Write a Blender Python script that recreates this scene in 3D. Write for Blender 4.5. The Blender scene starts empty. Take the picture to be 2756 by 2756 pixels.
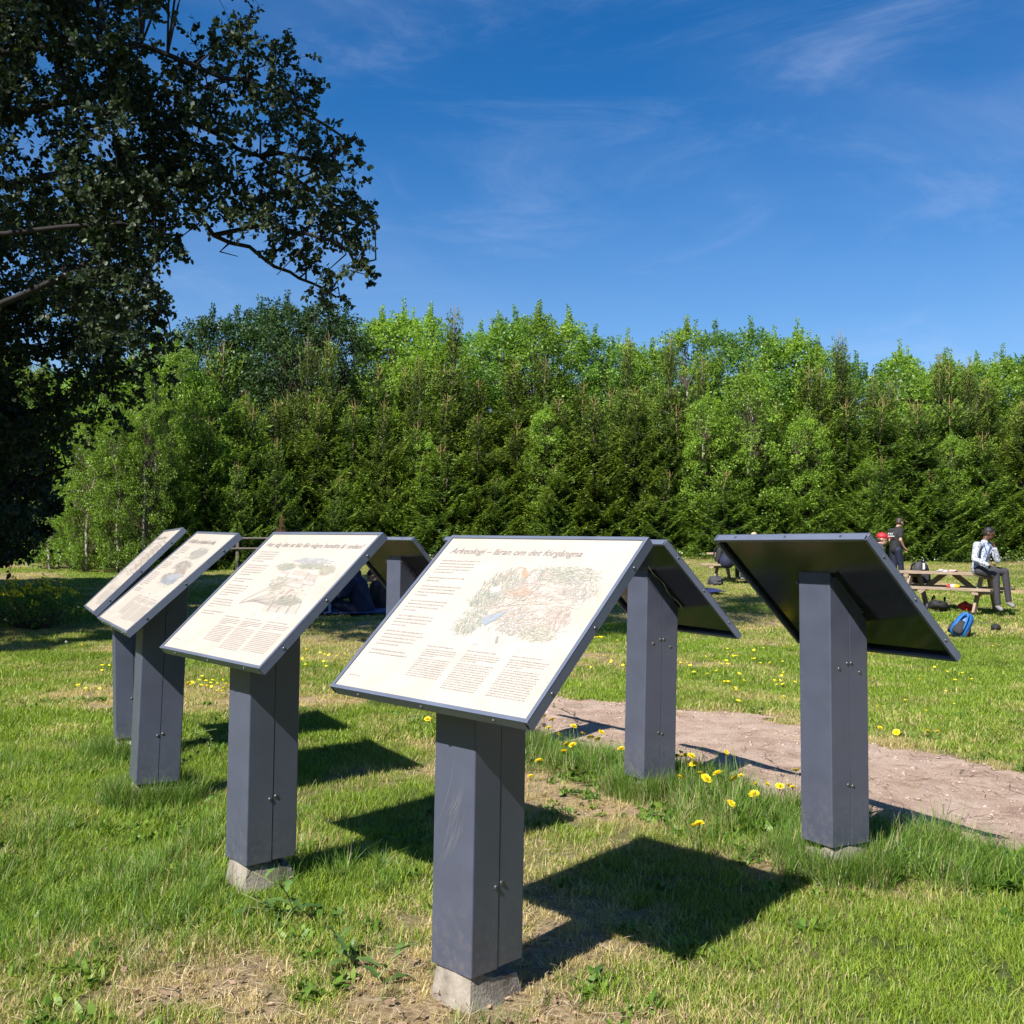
import bpy, bmesh, math, random
import numpy as np
from mathutils import Vector, Matrix, Euler
R = math.radians
S = bpy.context.scene
C = S.collection

# ------------------------------------------------------------------ camera, world, sun, exposure
CAM_H, F_PX, PITCH, ROLL = 1.42, 2739.6, 0.0314, -0.0152
cam = bpy.data.objects.new('camera', bpy.data.cameras.new('camera'))
C.objects.link(cam)
cam.data.sensor_width = 36.0
cam.data.lens = 36.0 * F_PX / 2756.0
cam.data.clip_start = 0.05
cam.data.clip_end = 3000
cam.matrix_world = Matrix.Translation((0, 0, CAM_H)) @ Matrix.Rotation(R(90) + PITCH, 4, 'X') @ Matrix.Rotation(-ROLL, 4, 'Z')
S.camera = cam

SUN_A, SUN_B = 0.61, 0.84                      # shadow drift per metre of height, along +x and +y
SUN_EL = math.atan2(1.0, math.hypot(SUN_A, SUN_B))
SUN_AZ = math.atan2(-SUN_A, -SUN_B)            # clockwise from +y, towards the sun
world = bpy.data.worlds.new('World'); S.world = world; world.use_nodes = True
wn = world.node_tree.nodes; wl = world.node_tree.links; wn.clear()
wo = wn.new('ShaderNodeOutputWorld'); bg = wn.new('ShaderNodeBackground')
sky = wn.new('ShaderNodeTexSky'); sky.sky_type = 'NISHITA'; sky.sun_disc = False
sky.sun_elevation = SUN_EL; sky.sun_rotation = SUN_AZ % (2 * math.pi)
sky.air_density = 1.0; sky.dust_density = 0.25; sky.ozone_density = 3.0; sky.altitude = 30
SKY_STRENGTH = 0.076
bg.inputs['Strength'].default_value = SKY_STRENGTH
hs = wn.new('ShaderNodeHueSaturation'); hs.inputs['Saturation'].default_value = 1.40; hs.inputs['Value'].default_value = 1.0
hs.inputs['Hue'].default_value = 0.506
wl.new(sky.outputs['Color'], hs.inputs['Color'])
# thin cirrus, high over the whole sky
tc = wn.new('ShaderNodeTexCoord')
def wmap(rot, sc, loc):
    m_ = wn.new('ShaderNodeMapping'); m_.inputs['Rotation'].default_value = rot; m_.inputs['Scale'].default_value = sc; m_.inputs['Location'].default_value = loc
    wl.new(tc.outputs['Generated'], m_.inputs['Vector']); return m_
def wnoise(m_, sc, det, ro, dist):
    n_ = wn.new('ShaderNodeTexNoise'); n_.inputs['Scale'].default_value = sc; n_.inputs['Detail'].default_value = det; n_.inputs['Roughness'].default_value = ro; n_.inputs['Distortion'].default_value = dist
    wl.new(m_.outputs[0], n_.inputs['Vector']); return n_
def wrange(src, a0, a1, b0, b1):
    r_ = wn.new('ShaderNodeMapRange'); r_.interpolation_type = 'SMOOTHSTEP'; r_.inputs[1].default_value = a0; r_.inputs[2].default_value = a1; r_.inputs[3].default_value = b0; r_.inputs[4].default_value = b1
    wl.new(src.outputs[0], r_.inputs[0]); return r_
def wmath(op, a_, b_):
    m_ = wn.new('ShaderNodeMath'); m_.operation = op; m_.use_clamp = True; wl.new(a_.outputs[0], m_.inputs[0]); wl.new(b_.outputs[0], m_.inputs[1]); return m_
big = wnoise(wmap((0, R(20), 0), (1, 1, 1.5), (.4, .2, 1.3)), 2.3, 4, .5, .3)
wisp = wnoise(wmap((0, R(24), R(12)), (1.0, 1.0, 3.6), (1.7, 0, .35)), 3.0, 12, .66, .9)
veil = wnoise(wmap((0, R(-14), 0), (1, 1, 2.2), (.9, .5, 0)), 1.7, 5, .55, .4)
w1 = wmath('MULTIPLY', wrange(wisp, .45, .90, 0, .36), wrange(big, .30, .60, 0.25, 1))
w2_ = wrange(veil, .40, .74, 0.0, .13)
sepw = wn.new('ShaderNodeSeparateXYZ'); wl.new(tc.outputs['Generated'], sepw.inputs[0])
low = wn.new('ShaderNodeMapRange'); low.interpolation_type = 'SMOOTHSTEP'; low.inputs[1].default_value = .42; low.inputs[2].default_value = .05; low.inputs[3].default_value = 0; low.inputs[4].default_value = .17
wl.new(sepw.outputs[2], low.inputs[0])
m4 = wmath('ADD', wmath('ADD', w1, w2_), low)
mixc = wn.new('ShaderNodeMix'); mixc.data_type = 'RGBA'
wl.new(m4.outputs[0], mixc.inputs[0]); wl.new(hs.outputs[0], mixc.inputs[6]); mixc.inputs[7].default_value = (4.6, 5.4, 7.6, 1)
wl.new(mixc.outputs[2], bg.inputs['Color']); wl.new(bg.outputs[0], wo.inputs['Surface'])

sun = bpy.data.objects.new('sun', bpy.data.lights.new('sun', 'SUN')); C.objects.link(sun)
sun.data.energy = 5.0; sun.data.angle = R(0.55); sun.data.color = (1.0, 0.955, 0.89)
sun.rotation_euler = Vector((-SUN_A, -SUN_B, 1)).to_track_quat('Z', 'Y').to_euler()
S.view_settings.view_transform = 'Standard'; S.view_settings.look = 'None'
S.view_settings.gamma = 1; S.view_settings.use_curve_mapping = False
S.view_settings.exposure = 0.82
S.cycles.use_denoising = True
S.cycles.max_bounces = 6; S.cycles.diffuse_bounces = 3; S.cycles.glossy_bounces = 3
S.cycles.transmission_bounces = 3; S.cycles.transparent_max_bounces = 4
S.cycles.use_adaptive_sampling = True; S.cycles.adaptive_threshold = 0.015

# ------------------------------------------------------------------ helpers
def fgz(x, y):
    """Height of the ground: level round the signs, rising towards the wood, less so on the left."""
    x = np.asarray(x, float); y = np.asarray(y, float)
    t = np.clip((x + 12) / 14, 0, 1); t = t * t * (3 - 2 * t)
    yy = np.clip(y - 6, 0, 36)
    z = 0.0011 * yy ** 2 * (0.45 + 0.55 * t)
    b = 0.012 * np.sin(x * 1.7 + 0.6 * np.sin(y * 1.1)) * np.sin(y * 1.3 + 1.0) + 0.006 * np.sin(x * 4.1 + 2) * np.sin(y * 3.7)
    return z + b
def gz(x, y): return float(fgz(x, y))
def at(px, py, D):
    """World point on the ray through photograph pixel (px, py) at distance y = D."""
    xr, yr = px - 1378.0, 1378.0 - py
    a = xr * math.cos(ROLL) + yr * math.sin(ROLL); b = -xr * math.sin(ROLL) + yr * math.cos(ROLL)
    d = (a / F_PX, math.cos(PITCH) - b / F_PX * math.sin(PITCH), math.sin(PITCH) + b / F_PX * math.cos(PITCH))
    t = D / d[1]
    return Vector((d[0] * t, D, CAM_H + d[2] * t))
def on_ground(px, py):
    lo, hi = 1.5, 60.0
    for _ in range(50):
        m = (lo + hi) / 2; p = at(px, py, m)
        if p.z > gz(p.x, p.y): lo = m
        else: hi = m
    p = at(px, py, lo); return Vector((p.x, p.y, gz(p.x, p.y)))
def vnoise(x, y, s=1.0, seed=0):
    """Smooth value noise in numpy, 0..1."""
    x = np.asarray(x, float) * s; y = np.asarray(y, float) * s
    xi = np.floor(x).astype(np.int64); yi = np.floor(y).astype(np.int64)
    fx = x - xi; fy = y - yi; fx = fx * fx * (3 - 2 * fx); fy = fy * fy * (3 - 2 * fy)
    def h(a, b):
        n = (a * 374761393 + b * 668265263 + seed * 1442695041) & 0x7fffffff
        n = ((n ^ (n >> 13)) * 1274126177) & 0x7fffffff
        return ((n ^ (n >> 16)) & 0xffff) / 65535.0
    return (h(xi, yi) * (1 - fx) + h(xi + 1, yi) * fx) * (1 - fy) + (h(xi, yi + 1) * (1 - fx) + h(xi + 1, yi + 1) * fx) * fy
def fbm(x, y, s=1.0, seed=0, o=3):
    v = 0; a = 0.5; t = 0
    for i in range(o):
        v = v + a * vnoise(x, y, s * 2 ** i, seed + i * 17); t += a; a *= 0.5
    return v / t
def sstep(a, b, x):
    t = np.clip((np.asarray(x, float) - a) / (b - a), 0, 1); return t * t * (3 - 2 * t)

def tag(o, label=None, cat=None, group=None, kind=None):
    if label: o['label'] = label
    if cat: o['category'] = cat
    if group: o['group'] = group
    if kind: o['kind'] = kind
    return o
def empty(name, loc=(0, 0, 0), rot=(0, 0, 0), label=None, cat=None, group=None):
    o = bpy.data.objects.new(name, None); C.objects.link(o); o.empty_display_size = 0.1
    o.location = loc; o.rotation_euler = rot
    return tag(o, label, cat, group)
def link(name, me, mat=None, parent=None, kind=None):
    o = bpy.data.objects.new(name, me); C.objects.link(o)
    if mat is not None and not me.materials:
        for m in (mat if isinstance(mat, (list, tuple)) else [mat]): me.materials.append(m)
    if parent is not None: o.parent = parent
    if kind: o['kind'] = kind
    return o
def np_mesh(name, V, F, attr=None, mi=None, smooth=False):
    """Mesh from an (n,3) array and an (m,k) face array; attr: one float per vertex named 'var'."""
    V = np.asarray(V, np.float32); F = np.asarray(F, np.int32)
    me = bpy.data.meshes.new(name)
    me.vertices.add(len(V)); me.vertices.foreach_set('co', V.ravel())
    k = F.shape[1]; m = F.shape[0]
    me.loops.add(m * k); me.loops.foreach_set('vertex_index', F.ravel())
    me.polygons.add(m); me.polygons.foreach_set('loop_start', np.arange(0, m * k, k, dtype=np.int32))
    me.polygons.foreach_set('loop_total', np.full(m, k, dtype=np.int32))
    if mi is not None: me.polygons.foreach_set('material_index', np.asarray(mi, np.int32))
    me.polygons.foreach_set('use_smooth', np.full(m, smooth))
    me.update(calc_edges=True)
    if attr is not None:
        a = me.attributes.new('var', 'FLOAT', 'POINT'); a.data.foreach_set('value', np.asarray(attr, np.float32))
    me.validate(verbose=False)
    return me
def bm_mesh(name, bm, smooth=False):
    me = bpy.data.meshes.new(name); bm.normal_update(); bm.to_mesh(me); bm.free()
    if smooth:
        me.polygons.foreach_set('use_smooth', np.full(len(me.polygons), True)); me.set_sharp_from_angle(angle=R(38))
    return me
def bx(bm, lo, hi, bevel=0.0, mat=None, seg=1):
    """Box into bm between lo and hi, edges bevelled, transformed by mat."""
    lo = Vector(lo); hi = Vector(hi); c = (lo + hi) / 2; s = hi - lo
    r = bmesh.ops.create_cube(bm, size=1.0)
    vs = r['verts']
    for v in vs: v.co = Vector((v.co.x * s.x + c.x, v.co.y * s.y + c.y, v.co.z * s.z + c.z))
    if bevel > 0:
        es = list({e for v in vs for e in v.link_edges})
        g = bmesh.ops.bevel(bm, geom=es, offset=bevel, segments=seg, affect='EDGES', profile=0.5)
        vs = list({v for f in g['faces'] for v in f.verts} | {v for v in vs if v.is_valid})
    if mat is not None:
        bmesh.ops.transform(bm, matrix=mat, verts=[v for v in vs if v.is_valid])
    return vs
def box_mesh(name, lo, hi, bevel=0.0, mat=None, seg=1):
    bm = bmesh.new(); bx(bm, lo, hi, bevel, mat, seg); return bm_mesh(name, bm)
def tube(path, rad, n=8, cap=True):
    """Verts, quads of a tapered tube along path (list of 3-vectors); rad per point."""
    P = np.array([list(p) for p in path], float); k = len(P)
    rad = np.full(k, rad) if np.isscalar(rad) else np.asarray(rad, float)
    T = np.gradient(P, axis=0); T /= np.linalg.norm(T, axis=1)[:, None] + 1e-9
    up = np.array([0, 0, 1.0]); 
    V = []; u = np.cross(T[0], up)
    if np.linalg.norm(u) < 1e-3: u = np.array([1.0, 0, 0])
    u /= np.linalg.norm(u)
    for i in range(k):
        u = u - T[i] * u.dot(T[i]); u /= np.linalg.norm(u) + 1e-9; w = np.cross(T[i], u)
        a = np.arange(n) * 2 * math.pi / n
        V.append(P[i] + rad[i] * (np.cos(a)[:, None] * u + np.sin(a)[:, None] * w))
    V = np.concatenate(V)
    i = np.arange(k - 1)[:, None] * n; j = np.arange(n)[None]
    F = np.stack([i + j, i + (j + 1) % n, i + n + (j + 1) % n, i + n + j], -1).reshape(-1, 4)
    if cap:
        V = np.concatenate([V, P[:1], P[-1:]]); a = len(V) - 2
        jj = np.arange(n)
        F = np.concatenate([F, np.stack([np.full(n, a), (jj + 1) % n, jj, np.full(n, a)], -1)[:, :3][:, [0, 1, 2, 2]]]) if False else F
    return V, F
class Geo:
    """Collects vertex/quad arrays with a per-vertex value."""
    def __init__(s): s.V = []; s.F = []; s.A = []; s.M = []; s.n = 0
    def add(s, V, F, a=0.5, m=0):
        V = np.asarray(V, float); F = np.asarray(F)
        s.V.append(V); s.F.append(F + s.n); s.n += len(V)
        s.A.append(np.full(len(V), a) if np.isscalar(a) else np.asarray(a)); s.M.append(np.full(len(F), m))
    def tube(s, path, rad, n=6, a=0.5, m=0):
        V, F = tube(path, rad, n, cap=False); s.add(V, F, a, m)
    def rhomb(s, c, d, w, l, wd, a=0.5, m=0, mid=0.45, bend=None):
        """c: base points, d: unit direction, w: unit width direction; l length, wd width."""
        c = np.asarray(c, float); N = len(c); l = np.broadcast_to(l, N)[:, None]; wd = np.broadcast_to(wd, N)[:, None]
        q = c + d * l * mid
        tip = c + d * l
        if bend is not None: tip = tip + bend
        V = np.stack([c, q + w * wd / 2, tip, q - w * wd / 2], 1).reshape(-1, 3)
        F = np.arange(N * 4).reshape(-1, 4)
        A = np.repeat(np.broadcast_to(a, N), 4)
        s.add(V, F, A, m)
    def mesh(s, name, smooth=False):
        if not s.V: return bpy.data.meshes.new(name)
        return np_mesh(name, np.concatenate(s.V), np.concatenate(s.F), np.concatenate(s.A), np.concatenate(s.M), smooth)
def unit(v): return v / (np.linalg.norm(v, axis=-1, keepdims=True) + 1e-9)
def rnd_unit(rg, n): return unit(rg.normal(size=(n, 3)))

# ------------------------------------------------------------------ materials
def mat_new(name):
    m = bpy.data.materials.new(name); m.use_nodes = True
    nt = m.node_tree; b = nt.nodes['Principled BSDF']; return m, nt, b
def N(nt, t, **kw):
    n = nt.nodes.new(t)
    for k, v in kw.items():
        if k.startswith('i_'):
            key = k[2:]; key = int(key) if key.isdigit() else key
            n.inputs[key].default_value = v
        else: setattr(n, k, v)
    return n
def ramp(nt, src, stops):
    r = nt.nodes.new('ShaderNodeValToRGB'); e = r.color_ramp.elements
    while len(e) > 1: e.remove(e[-1])
    e[0].position = stops[0][0]; e[0].color = (*stops[0][1], 1)
    for p, c in stops[1:]:
        x = e.new(p); x.color = (*c, 1)
    nt.links.new(src, r.inputs[0]); return r
def simple(name, col, rough=0.5, metal=0.0, var=0.0, scale=40, bump=0.0, bscale=200, coat=0.0, spec=0.5):
    m, nt, b = mat_new(name); L = nt.links
    b.inputs['Base Color'].default_value = (*col, 1); b.inputs['Roughness'].default_value = rough
    b.inputs['Metallic'].default_value = metal; b.inputs['Specular IOR Level'].default_value = spec
    if coat: b.inputs['Coat Weight'].default_value = coat; b.inputs['Coat Roughness'].default_value = 0.12
    tcn = N(nt, 'ShaderNodeTexCoord')
    if var:
        n = N(nt, 'ShaderNodeTexNoise', i_Scale=scale, i_Detail=5); L.new(tcn.outputs['Object'], n.inputs['Vector'])
        r = ramp(nt, n.outputs[0], [(0.3, tuple(c * (1 - var) for c in col)), (0.7, tuple(min(1, c * (1 + var)) for c in col))])
        L.new(r.outputs[0], b.inputs['Base Color'])
    if bump:
        n = N(nt, 'ShaderNodeTexNoise', i_Scale=bscale, i_Detail=4); L.new(tcn.outputs['Object'], n.inputs['Vector'])
        bu = N(nt, 'ShaderNodeBump', i_Strength=bump, i_Distance=0.004); L.new(n.outputs[0], bu.inputs['Height']); L.new(bu.outputs[0], b.inputs['Normal'])
    return m
def leaf_mat(name, dark, light, rough=0.5, trans=0.35, tip=None, spec=0.35, tcol=None):
    """Foliage: colour from the 'var' attribute, part of the light passes through."""
    m, nt, b = mat_new(name); L = nt.links
    at_ = N(nt, 'ShaderNodeAttribute', attribute_name='var')
    st = [(0.0, dark), (0.75, light)] + ([(0.9, light), (1.0, tip)] if tip else [])
    r = ramp(nt, at_.outputs['Fac'], st)
    oi = N(nt, 'ShaderNodeObjectInfo')
    mr = N(nt, 'ShaderNodeMapRange', i_3=0.82, i_4=1.18); L.new(oi.outputs['Random'], mr.inputs[0])
    mx = N(nt, 'ShaderNodeVectorMath', operation='SCALE'); L.new(r.outputs[0], mx.inputs[0]); L.new(mr.outputs[0], mx.inputs['Scale'])
    L.new(mx.outputs[0], b.inputs['Base Color'])
    b.inputs['Roughness'].default_value = rough; b.inputs['Specular IOR Level'].default_value = spec
    t = N(nt, 'ShaderNodeBsdfTranslucent')
    tm = N(nt, 'ShaderNodeVectorMath', operation='MULTIPLY'); tm.inputs[1].default_value = tcol or (1.6, 1.7, 0.7)
    L.new(mx.outputs[0], tm.inputs[0]); L.new(tm.outputs[0], t.inputs['Color'])
    ms = N(nt, 'ShaderNodeMixShader', i_0=trans); L.new(b.outputs[0], ms.inputs[1]); L.new(t.outputs[0], ms.inputs[2])
    L.new(ms.outputs[0], nt.nodes['Material Output'].inputs['Surface'])
    return m

def paint_mat(name, col, rough=0.38, scratch=True):
    """Weathered dark grey powder paint: faint mottling, chips and dust near the ground."""
    m, nt, b = mat_new(name); L = nt.links
    tcn = N(nt, 'ShaderNodeTexCoord'); O = tcn.outputs['Object']
    n = N(nt, 'ShaderNodeTexNoise', i_Scale=7.0, i_Detail=6, i_Roughness=0.6); L.new(O, n.inputs['Vector'])
    base = ramp(nt, n.outputs[0], [(0.3, tuple(c * 0.9 for c in col)), (0.7, tuple(c * 1.12 for c in col))])
    # chips
    v = N(nt, 'ShaderNodeTexNoise', i_Scale=95.0, i_Detail=3, i_Roughness=0.7); L.new(O, v.inputs['Vector'])
    gt = N(nt, 'ShaderNodeMapRange', i_1=0.70, i_2=0.74); L.new(v.outputs[0], gt.inputs[0])
    mk = N(nt, 'ShaderNodeTexNoise', i_Scale=3.0, i_Detail=2); L.new(O, mk.inputs['Vector'])
    mkr = N(nt, 'ShaderNodeMapRange', i_1=0.45, i_2=0.65); L.new(mk.outputs[0], mkr.inputs[0])
    mu = N(nt, 'ShaderNodeMath', operation='MULTIPLY'); L.new(gt.outputs[0], mu.inputs[0]); L.new(mkr.outputs[0], mu.inputs[1])
    mx = N(nt, 'ShaderNodeMix', data_type='RGBA'); mx.inputs[7].default_value = (0.22, 0.23, 0.26, 1)
    m2 = N(nt, 'ShaderNodeMath', operation='MULTIPLY', i_1=0.85); L.new(mu.outputs[0], m2.inputs[0])
    L.new(m2.outputs[0], mx.inputs[0]); L.new(base.outputs[0], mx.inputs[6])
    # splashed soil low down
    sp = N(nt, 'ShaderNodeSeparateXYZ'); L.new(O, sp.inputs[0])
    dr = N(nt, 'ShaderNodeMapRange', i_1=0.40, i_2=0.10, i_3=0.0, i_4=0.38); L.new(sp.outputs[2], dr.inputs[0])
    dn = N(nt, 'ShaderNodeTexNoise', i_Scale=38.0, i_Detail=5, i_Roughness=0.7); L.new(O, dn.inputs['Vector'])
    dnr = N(nt, 'ShaderNodeMapRange', i_1=0.46, i_2=0.66); L.new(dn.outputs[0], dnr.inputs[0])
    dm = N(nt, 'ShaderNodeMath', operation='MULTIPLY'); L.new(dr.outputs[0], dm.inputs[0]); L.new(dnr.outputs[0], dm.inputs[1])
    mz = N(nt, 'ShaderNodeMix', data_type='RGBA'); mz.inputs[7].default_value = (0.20, 0.185, 0.16, 1)
    L.new(dm.outputs[0], mz.inputs[0]); L.new(mx.outputs[2], mz.inputs[6]); L.new(mz.outputs[2], b.inputs['Base Color'])
    rr = N(nt, 'ShaderNodeMapRange', i_3=rough - 0.06, i_4=rough + 0.14); L.new(n.outputs[0], rr.inputs[0]); L.new(rr.outputs[0], b.inputs['Roughness'])
    bu = N(nt, 'ShaderNodeBump', i_Strength=0.10, i_Distance=0.002); L.new(n.outputs[0], bu.inputs['Height']); L.new(bu.outputs[0], b.inputs['Normal'])
    b.inputs['Specular IOR Level'].default_value = 0.75
    return m
M = {}
M['paint'] = paint_mat('dark_grey_paint', (0.068, 0.076, 0.112), rough=0.36)
M['rail'] = paint_mat('frame_paint', (0.115, 0.135, 0.19), rough=0.27)
M['bolt'] = simple('bolt_steel', (0.16, 0.16, 0.17), 0.35, 0.7)
M['core'] = simple('gap_black', (0.01, 0.01, 0.012), 0.7)
M['board_back'] = simple('board_back', (0.012, 0.014, 0.015), 0.13, 0, var=0.25, scale=9, coat=0.15)
M['ink'] = simple('faded_ink', (0.23, 0.195, 0.185), 0.45)
M['ink_text'] = simple('faded_small_ink', (0.30, 0.265, 0.25), 0.45)
M['scratch'] = simple('scratch', (0.21, 0.215, 0.24), 0.4)
def plate_mat():
    m, nt, b = mat_new('cream_plate'); L = nt.links
    tcn = N(nt, 'ShaderNodeTexCoord'); O = tcn.outputs['Object']
    n = N(nt, 'ShaderNodeTexNoise', i_Scale=5.0, i_Detail=6, i_Roughness=0.6, i_Distortion=0.8); L.new(O, n.inputs['Vector'])
    r = ramp(nt, n.outputs[0], [(0.3, (0.395, 0.350, 0.295)), (0.5, (0.435, 0.390, 0.334)), (0.7, (0.452, 0.410, 0.355))])
    v = N(nt, 'ShaderNodeTexNoise', i_Scale=60.0, i_Detail=2); L.new(O, v.inputs['Vector'])
    g = N(nt, 'ShaderNodeMapRange', i_1=0.755, i_2=0.775, i_3=0, i_4=0.45); L.new(v.outputs[0], g.inputs[0])
    mx = N(nt, 'ShaderNodeMix', data_type='RGBA'); mx.inputs[7].default_value = (0.20, 0.14, 0.08, 1)
    L.new(g.outputs[0], mx.inputs[0]); L.new(r.outputs[0], mx.inputs[6]); L.new(mx.outputs[2], b.inputs['Base Color'])
    b.inputs['Roughness'].default_value = 0.5; b.inputs['Specular IOR Level'].default_value = 0.3; b.inputs['Coat Weight'].default_value = 0.05; b.inputs['Coat Roughness'].default_value = 0.2
    return m
M['plate'] = plate_mat()
def art_mat():
    m, nt, b = mat_new('faded_print'); L = nt.links
    a = N(nt, 'ShaderNodeAttribute', attribute_name='hue')
    L.new(a.outputs['Color'], b.inputs['Base Color']); b.inputs['Roughness'].default_value = 0.4
    return m
M['art'] = art_mat()
def concrete_mat():
    m, nt, b = mat_new('footing_concrete'); L = nt.links
    tcn = N(nt, 'ShaderNodeTexCoord'); O = tcn.outputs['Object']
    n = N(nt, 'ShaderNodeTexNoise', i_Scale=12.0, i_Detail=7, i_Roughness=0.65); L.new(O, n.inputs['Vector'])
    r = ramp(nt, n.outputs[0], [(0.3, (0.12, 0.095, 0.07)), (0.52, (0.27, 0.235, 0.195)), (0.75, (0.37, 0.33, 0.275))])
    L.new(r.outputs[0], b.inputs['Base Color']); b.inputs['Roughness'].default_value = 0.9
    n3 = N(nt, 'ShaderNodeTexNoise', i_Scale=90.0, i_Detail=4); L.new(O, n3.inputs['Vector'])
    bu = N(nt, 'ShaderNodeBump', i_Strength=0.6, i_Distance=0.006); L.new(n3.outputs[0], bu.inputs['Height']); L.new(bu.outputs[0], b.inputs['Normal'])
    return m
M['concrete'] = concrete_mat()
def wood_mat(name, a, c):
    m, nt, b = mat_new(name); L = nt.links
    tcn = N(nt, 'ShaderNodeTexCoord'); mpn = N(nt, 'ShaderNodeMapping'); mpn.inputs['Scale'].default_value = (1.2, 14, 14)
    L.new(tcn.outputs['Object'], mpn.inputs['Vector'])
    n = N(nt, 'ShaderNodeTexNoise', i_Scale=5.0, i_Detail=6, i_Distortion=0.6); L.new(mpn.outputs[0], n.inputs['Vector'])
    r = ramp(nt, n.outputs[0], [(0.3, a), (0.7, c)]); L.new(r.outputs[0], b.inputs['Base Color']); b.inputs['Roughness'].default_value = 0.75
    bu = N(nt, 'ShaderNodeBump', i_Strength=0.3, i_Distance=0.004); L.new(n.outputs[0], bu.inputs['Height']); L.new(bu.outputs[0], b.inputs['Normal'])
    return m
M['wood'] = wood_mat('weathered_wood', (0.19, 0.135, 0.09), (0.40, 0.31, 0.225))
M['wood_dark'] = wood_mat('shade_toned_wood', (0.055, 0.048, 0.042), (0.13, 0.115, 0.10))  # darker copy of the wood, shade put into its colour

# ------------------------------------------------------------------ ground fields
PATH = [(-2.2, 9.0, -.6), (-.7, 9.0, .25), (.3, 8.7, .82), (1.25, 7.75, 1.1), (1.95, 6.75, .95), (2.3, 6.2, .95), (3.2, 5.2, .95), (4.6, 4.0, 1.0), (8, 1.2, 1.0)]
def path_d(x, y):
    """Signed distance-like value of the trodden path: >0 inside."""
    x = np.asarray(x, float); y = np.asarray(y, float); best = np.full(np.broadcast(x, y).shape, -99.0)
    for (x0, y0, w0), (x1, y1, w1) in zip(PATH[:-1], PATH[1:]):
        dxx, dyy = x1 - x0, y1 - y0; t = np.clip(((x - x0) * dxx + (y - y0) * dyy) / (dxx ** 2 + dyy ** 2), 0, 1)
        d = np.hypot(x - x0 - t * dxx, y - y0 - t * dyy); best = np.maximum(best, w0 + t * (w1 - w0) - d)
    return best + (fbm(x, y, 1.6, 3) - 0.5) * 0.75 + (fbm(x, y, 7, 9) - 0.5) * 0.22
def blob(x, y, cx, cy, rx, ry, a=0.0):
    ca, sa = math.cos(a), math.sin(a); u = (x - cx) * ca + (y - cy) * sa; v = -(x - cx) * sa + (y - cy) * ca
    return np.clip(1.35 - np.hypot(u / rx, v / ry), 0, 1)
def dryness(x, y):
    d = sstep(0.46, 0.74, fbm(x, y, 0.55, 21, 4)) * 0.62 + sstep(0.48, 0.72, fbm(x, y, 2.1, 31)) * 0.34
    d = d + 1.7 * blob(x, y, 0.30, 5.85, 0.85, 0.40, -0.80) + 0.78 * blob(x, y, -0.45, 3.35, 1.0, 0.5, 0.25)
    d = d + 0.6 * blob(x, y, 0.35, 2.75, 0.8, 0.45) + 0.6 * blob(x, y, 1.35, 4.5, 0.7, 0.22, -0.6) + 0.4 * blob(x, y, -1.3, 3.2, .6, .5) + .45 * blob(x, y, -3.4, 8.5, 1.4, .22) + .45 * blob(x, y, -1.8, 9.0, .8, .18)
    d = d + 0.5 * sstep(-0.35, 0.05, path_d(x, y)) + 0.32 * sstep(15, 26, y) * sstep(0.35, 0.6, fbm(x, y, 0.35, 41))
    d = d * (1 - 0.7 * blob(x, y, 0.55, 6.6, 1.3, 0.45, -0.85)) * (1 - .65 * sstep(.52, .66, fbm(x, y, 3.3, 97)) * (y < 4.2))
    return np.clip(d, 0, 1)
def longness(x, y):
    l = 0.9 * blob(x, y, 0.55, 6.75, 1.35, 0.36, -0.82) + 0.9 * blob(x, y, 1.35, 5.05, 1.0, 0.42, -0.85)
    l = l + 0.9 * blob(x, y, -1.75, 4.7, 0.85, 0.75, 0.6) + 0.7 * blob(x, y, -1.35, 3.9, 0.5, 0.5) + 0.55 * blob(x, y, -2.6, 6.3, 0.7, 0.7)
    l = l + 0.8 * blob(x, y, -0.72, 4.35, 0.35, 0.25)
    pd_ = path_d(x, y); l = l * sstep(0.28, 0.5, fbm(x, y, 3.0, 51))
    l = l + .85 * sstep(-.82, -.60, pd_) * sstep(-.02, -.12, pd_) * (y < 9.2 - 1.3 * x) * sstep(-.05, .15, x) * sstep(2.5, 2.2, x) * sstep(4.2, 4.5, y) * sstep(.12, .42, fbm(x, y, 4.0, 53))
    l = l * (1 - .95 * np.clip(1.4 * blob(x, y, 0.30, 5.85, 0.80, 0.34, -0.80), 0, 1))
    return np.clip(l, 0, 1) * (1 - sstep(-0.08, 0.12, path_d(x, y)))

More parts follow.
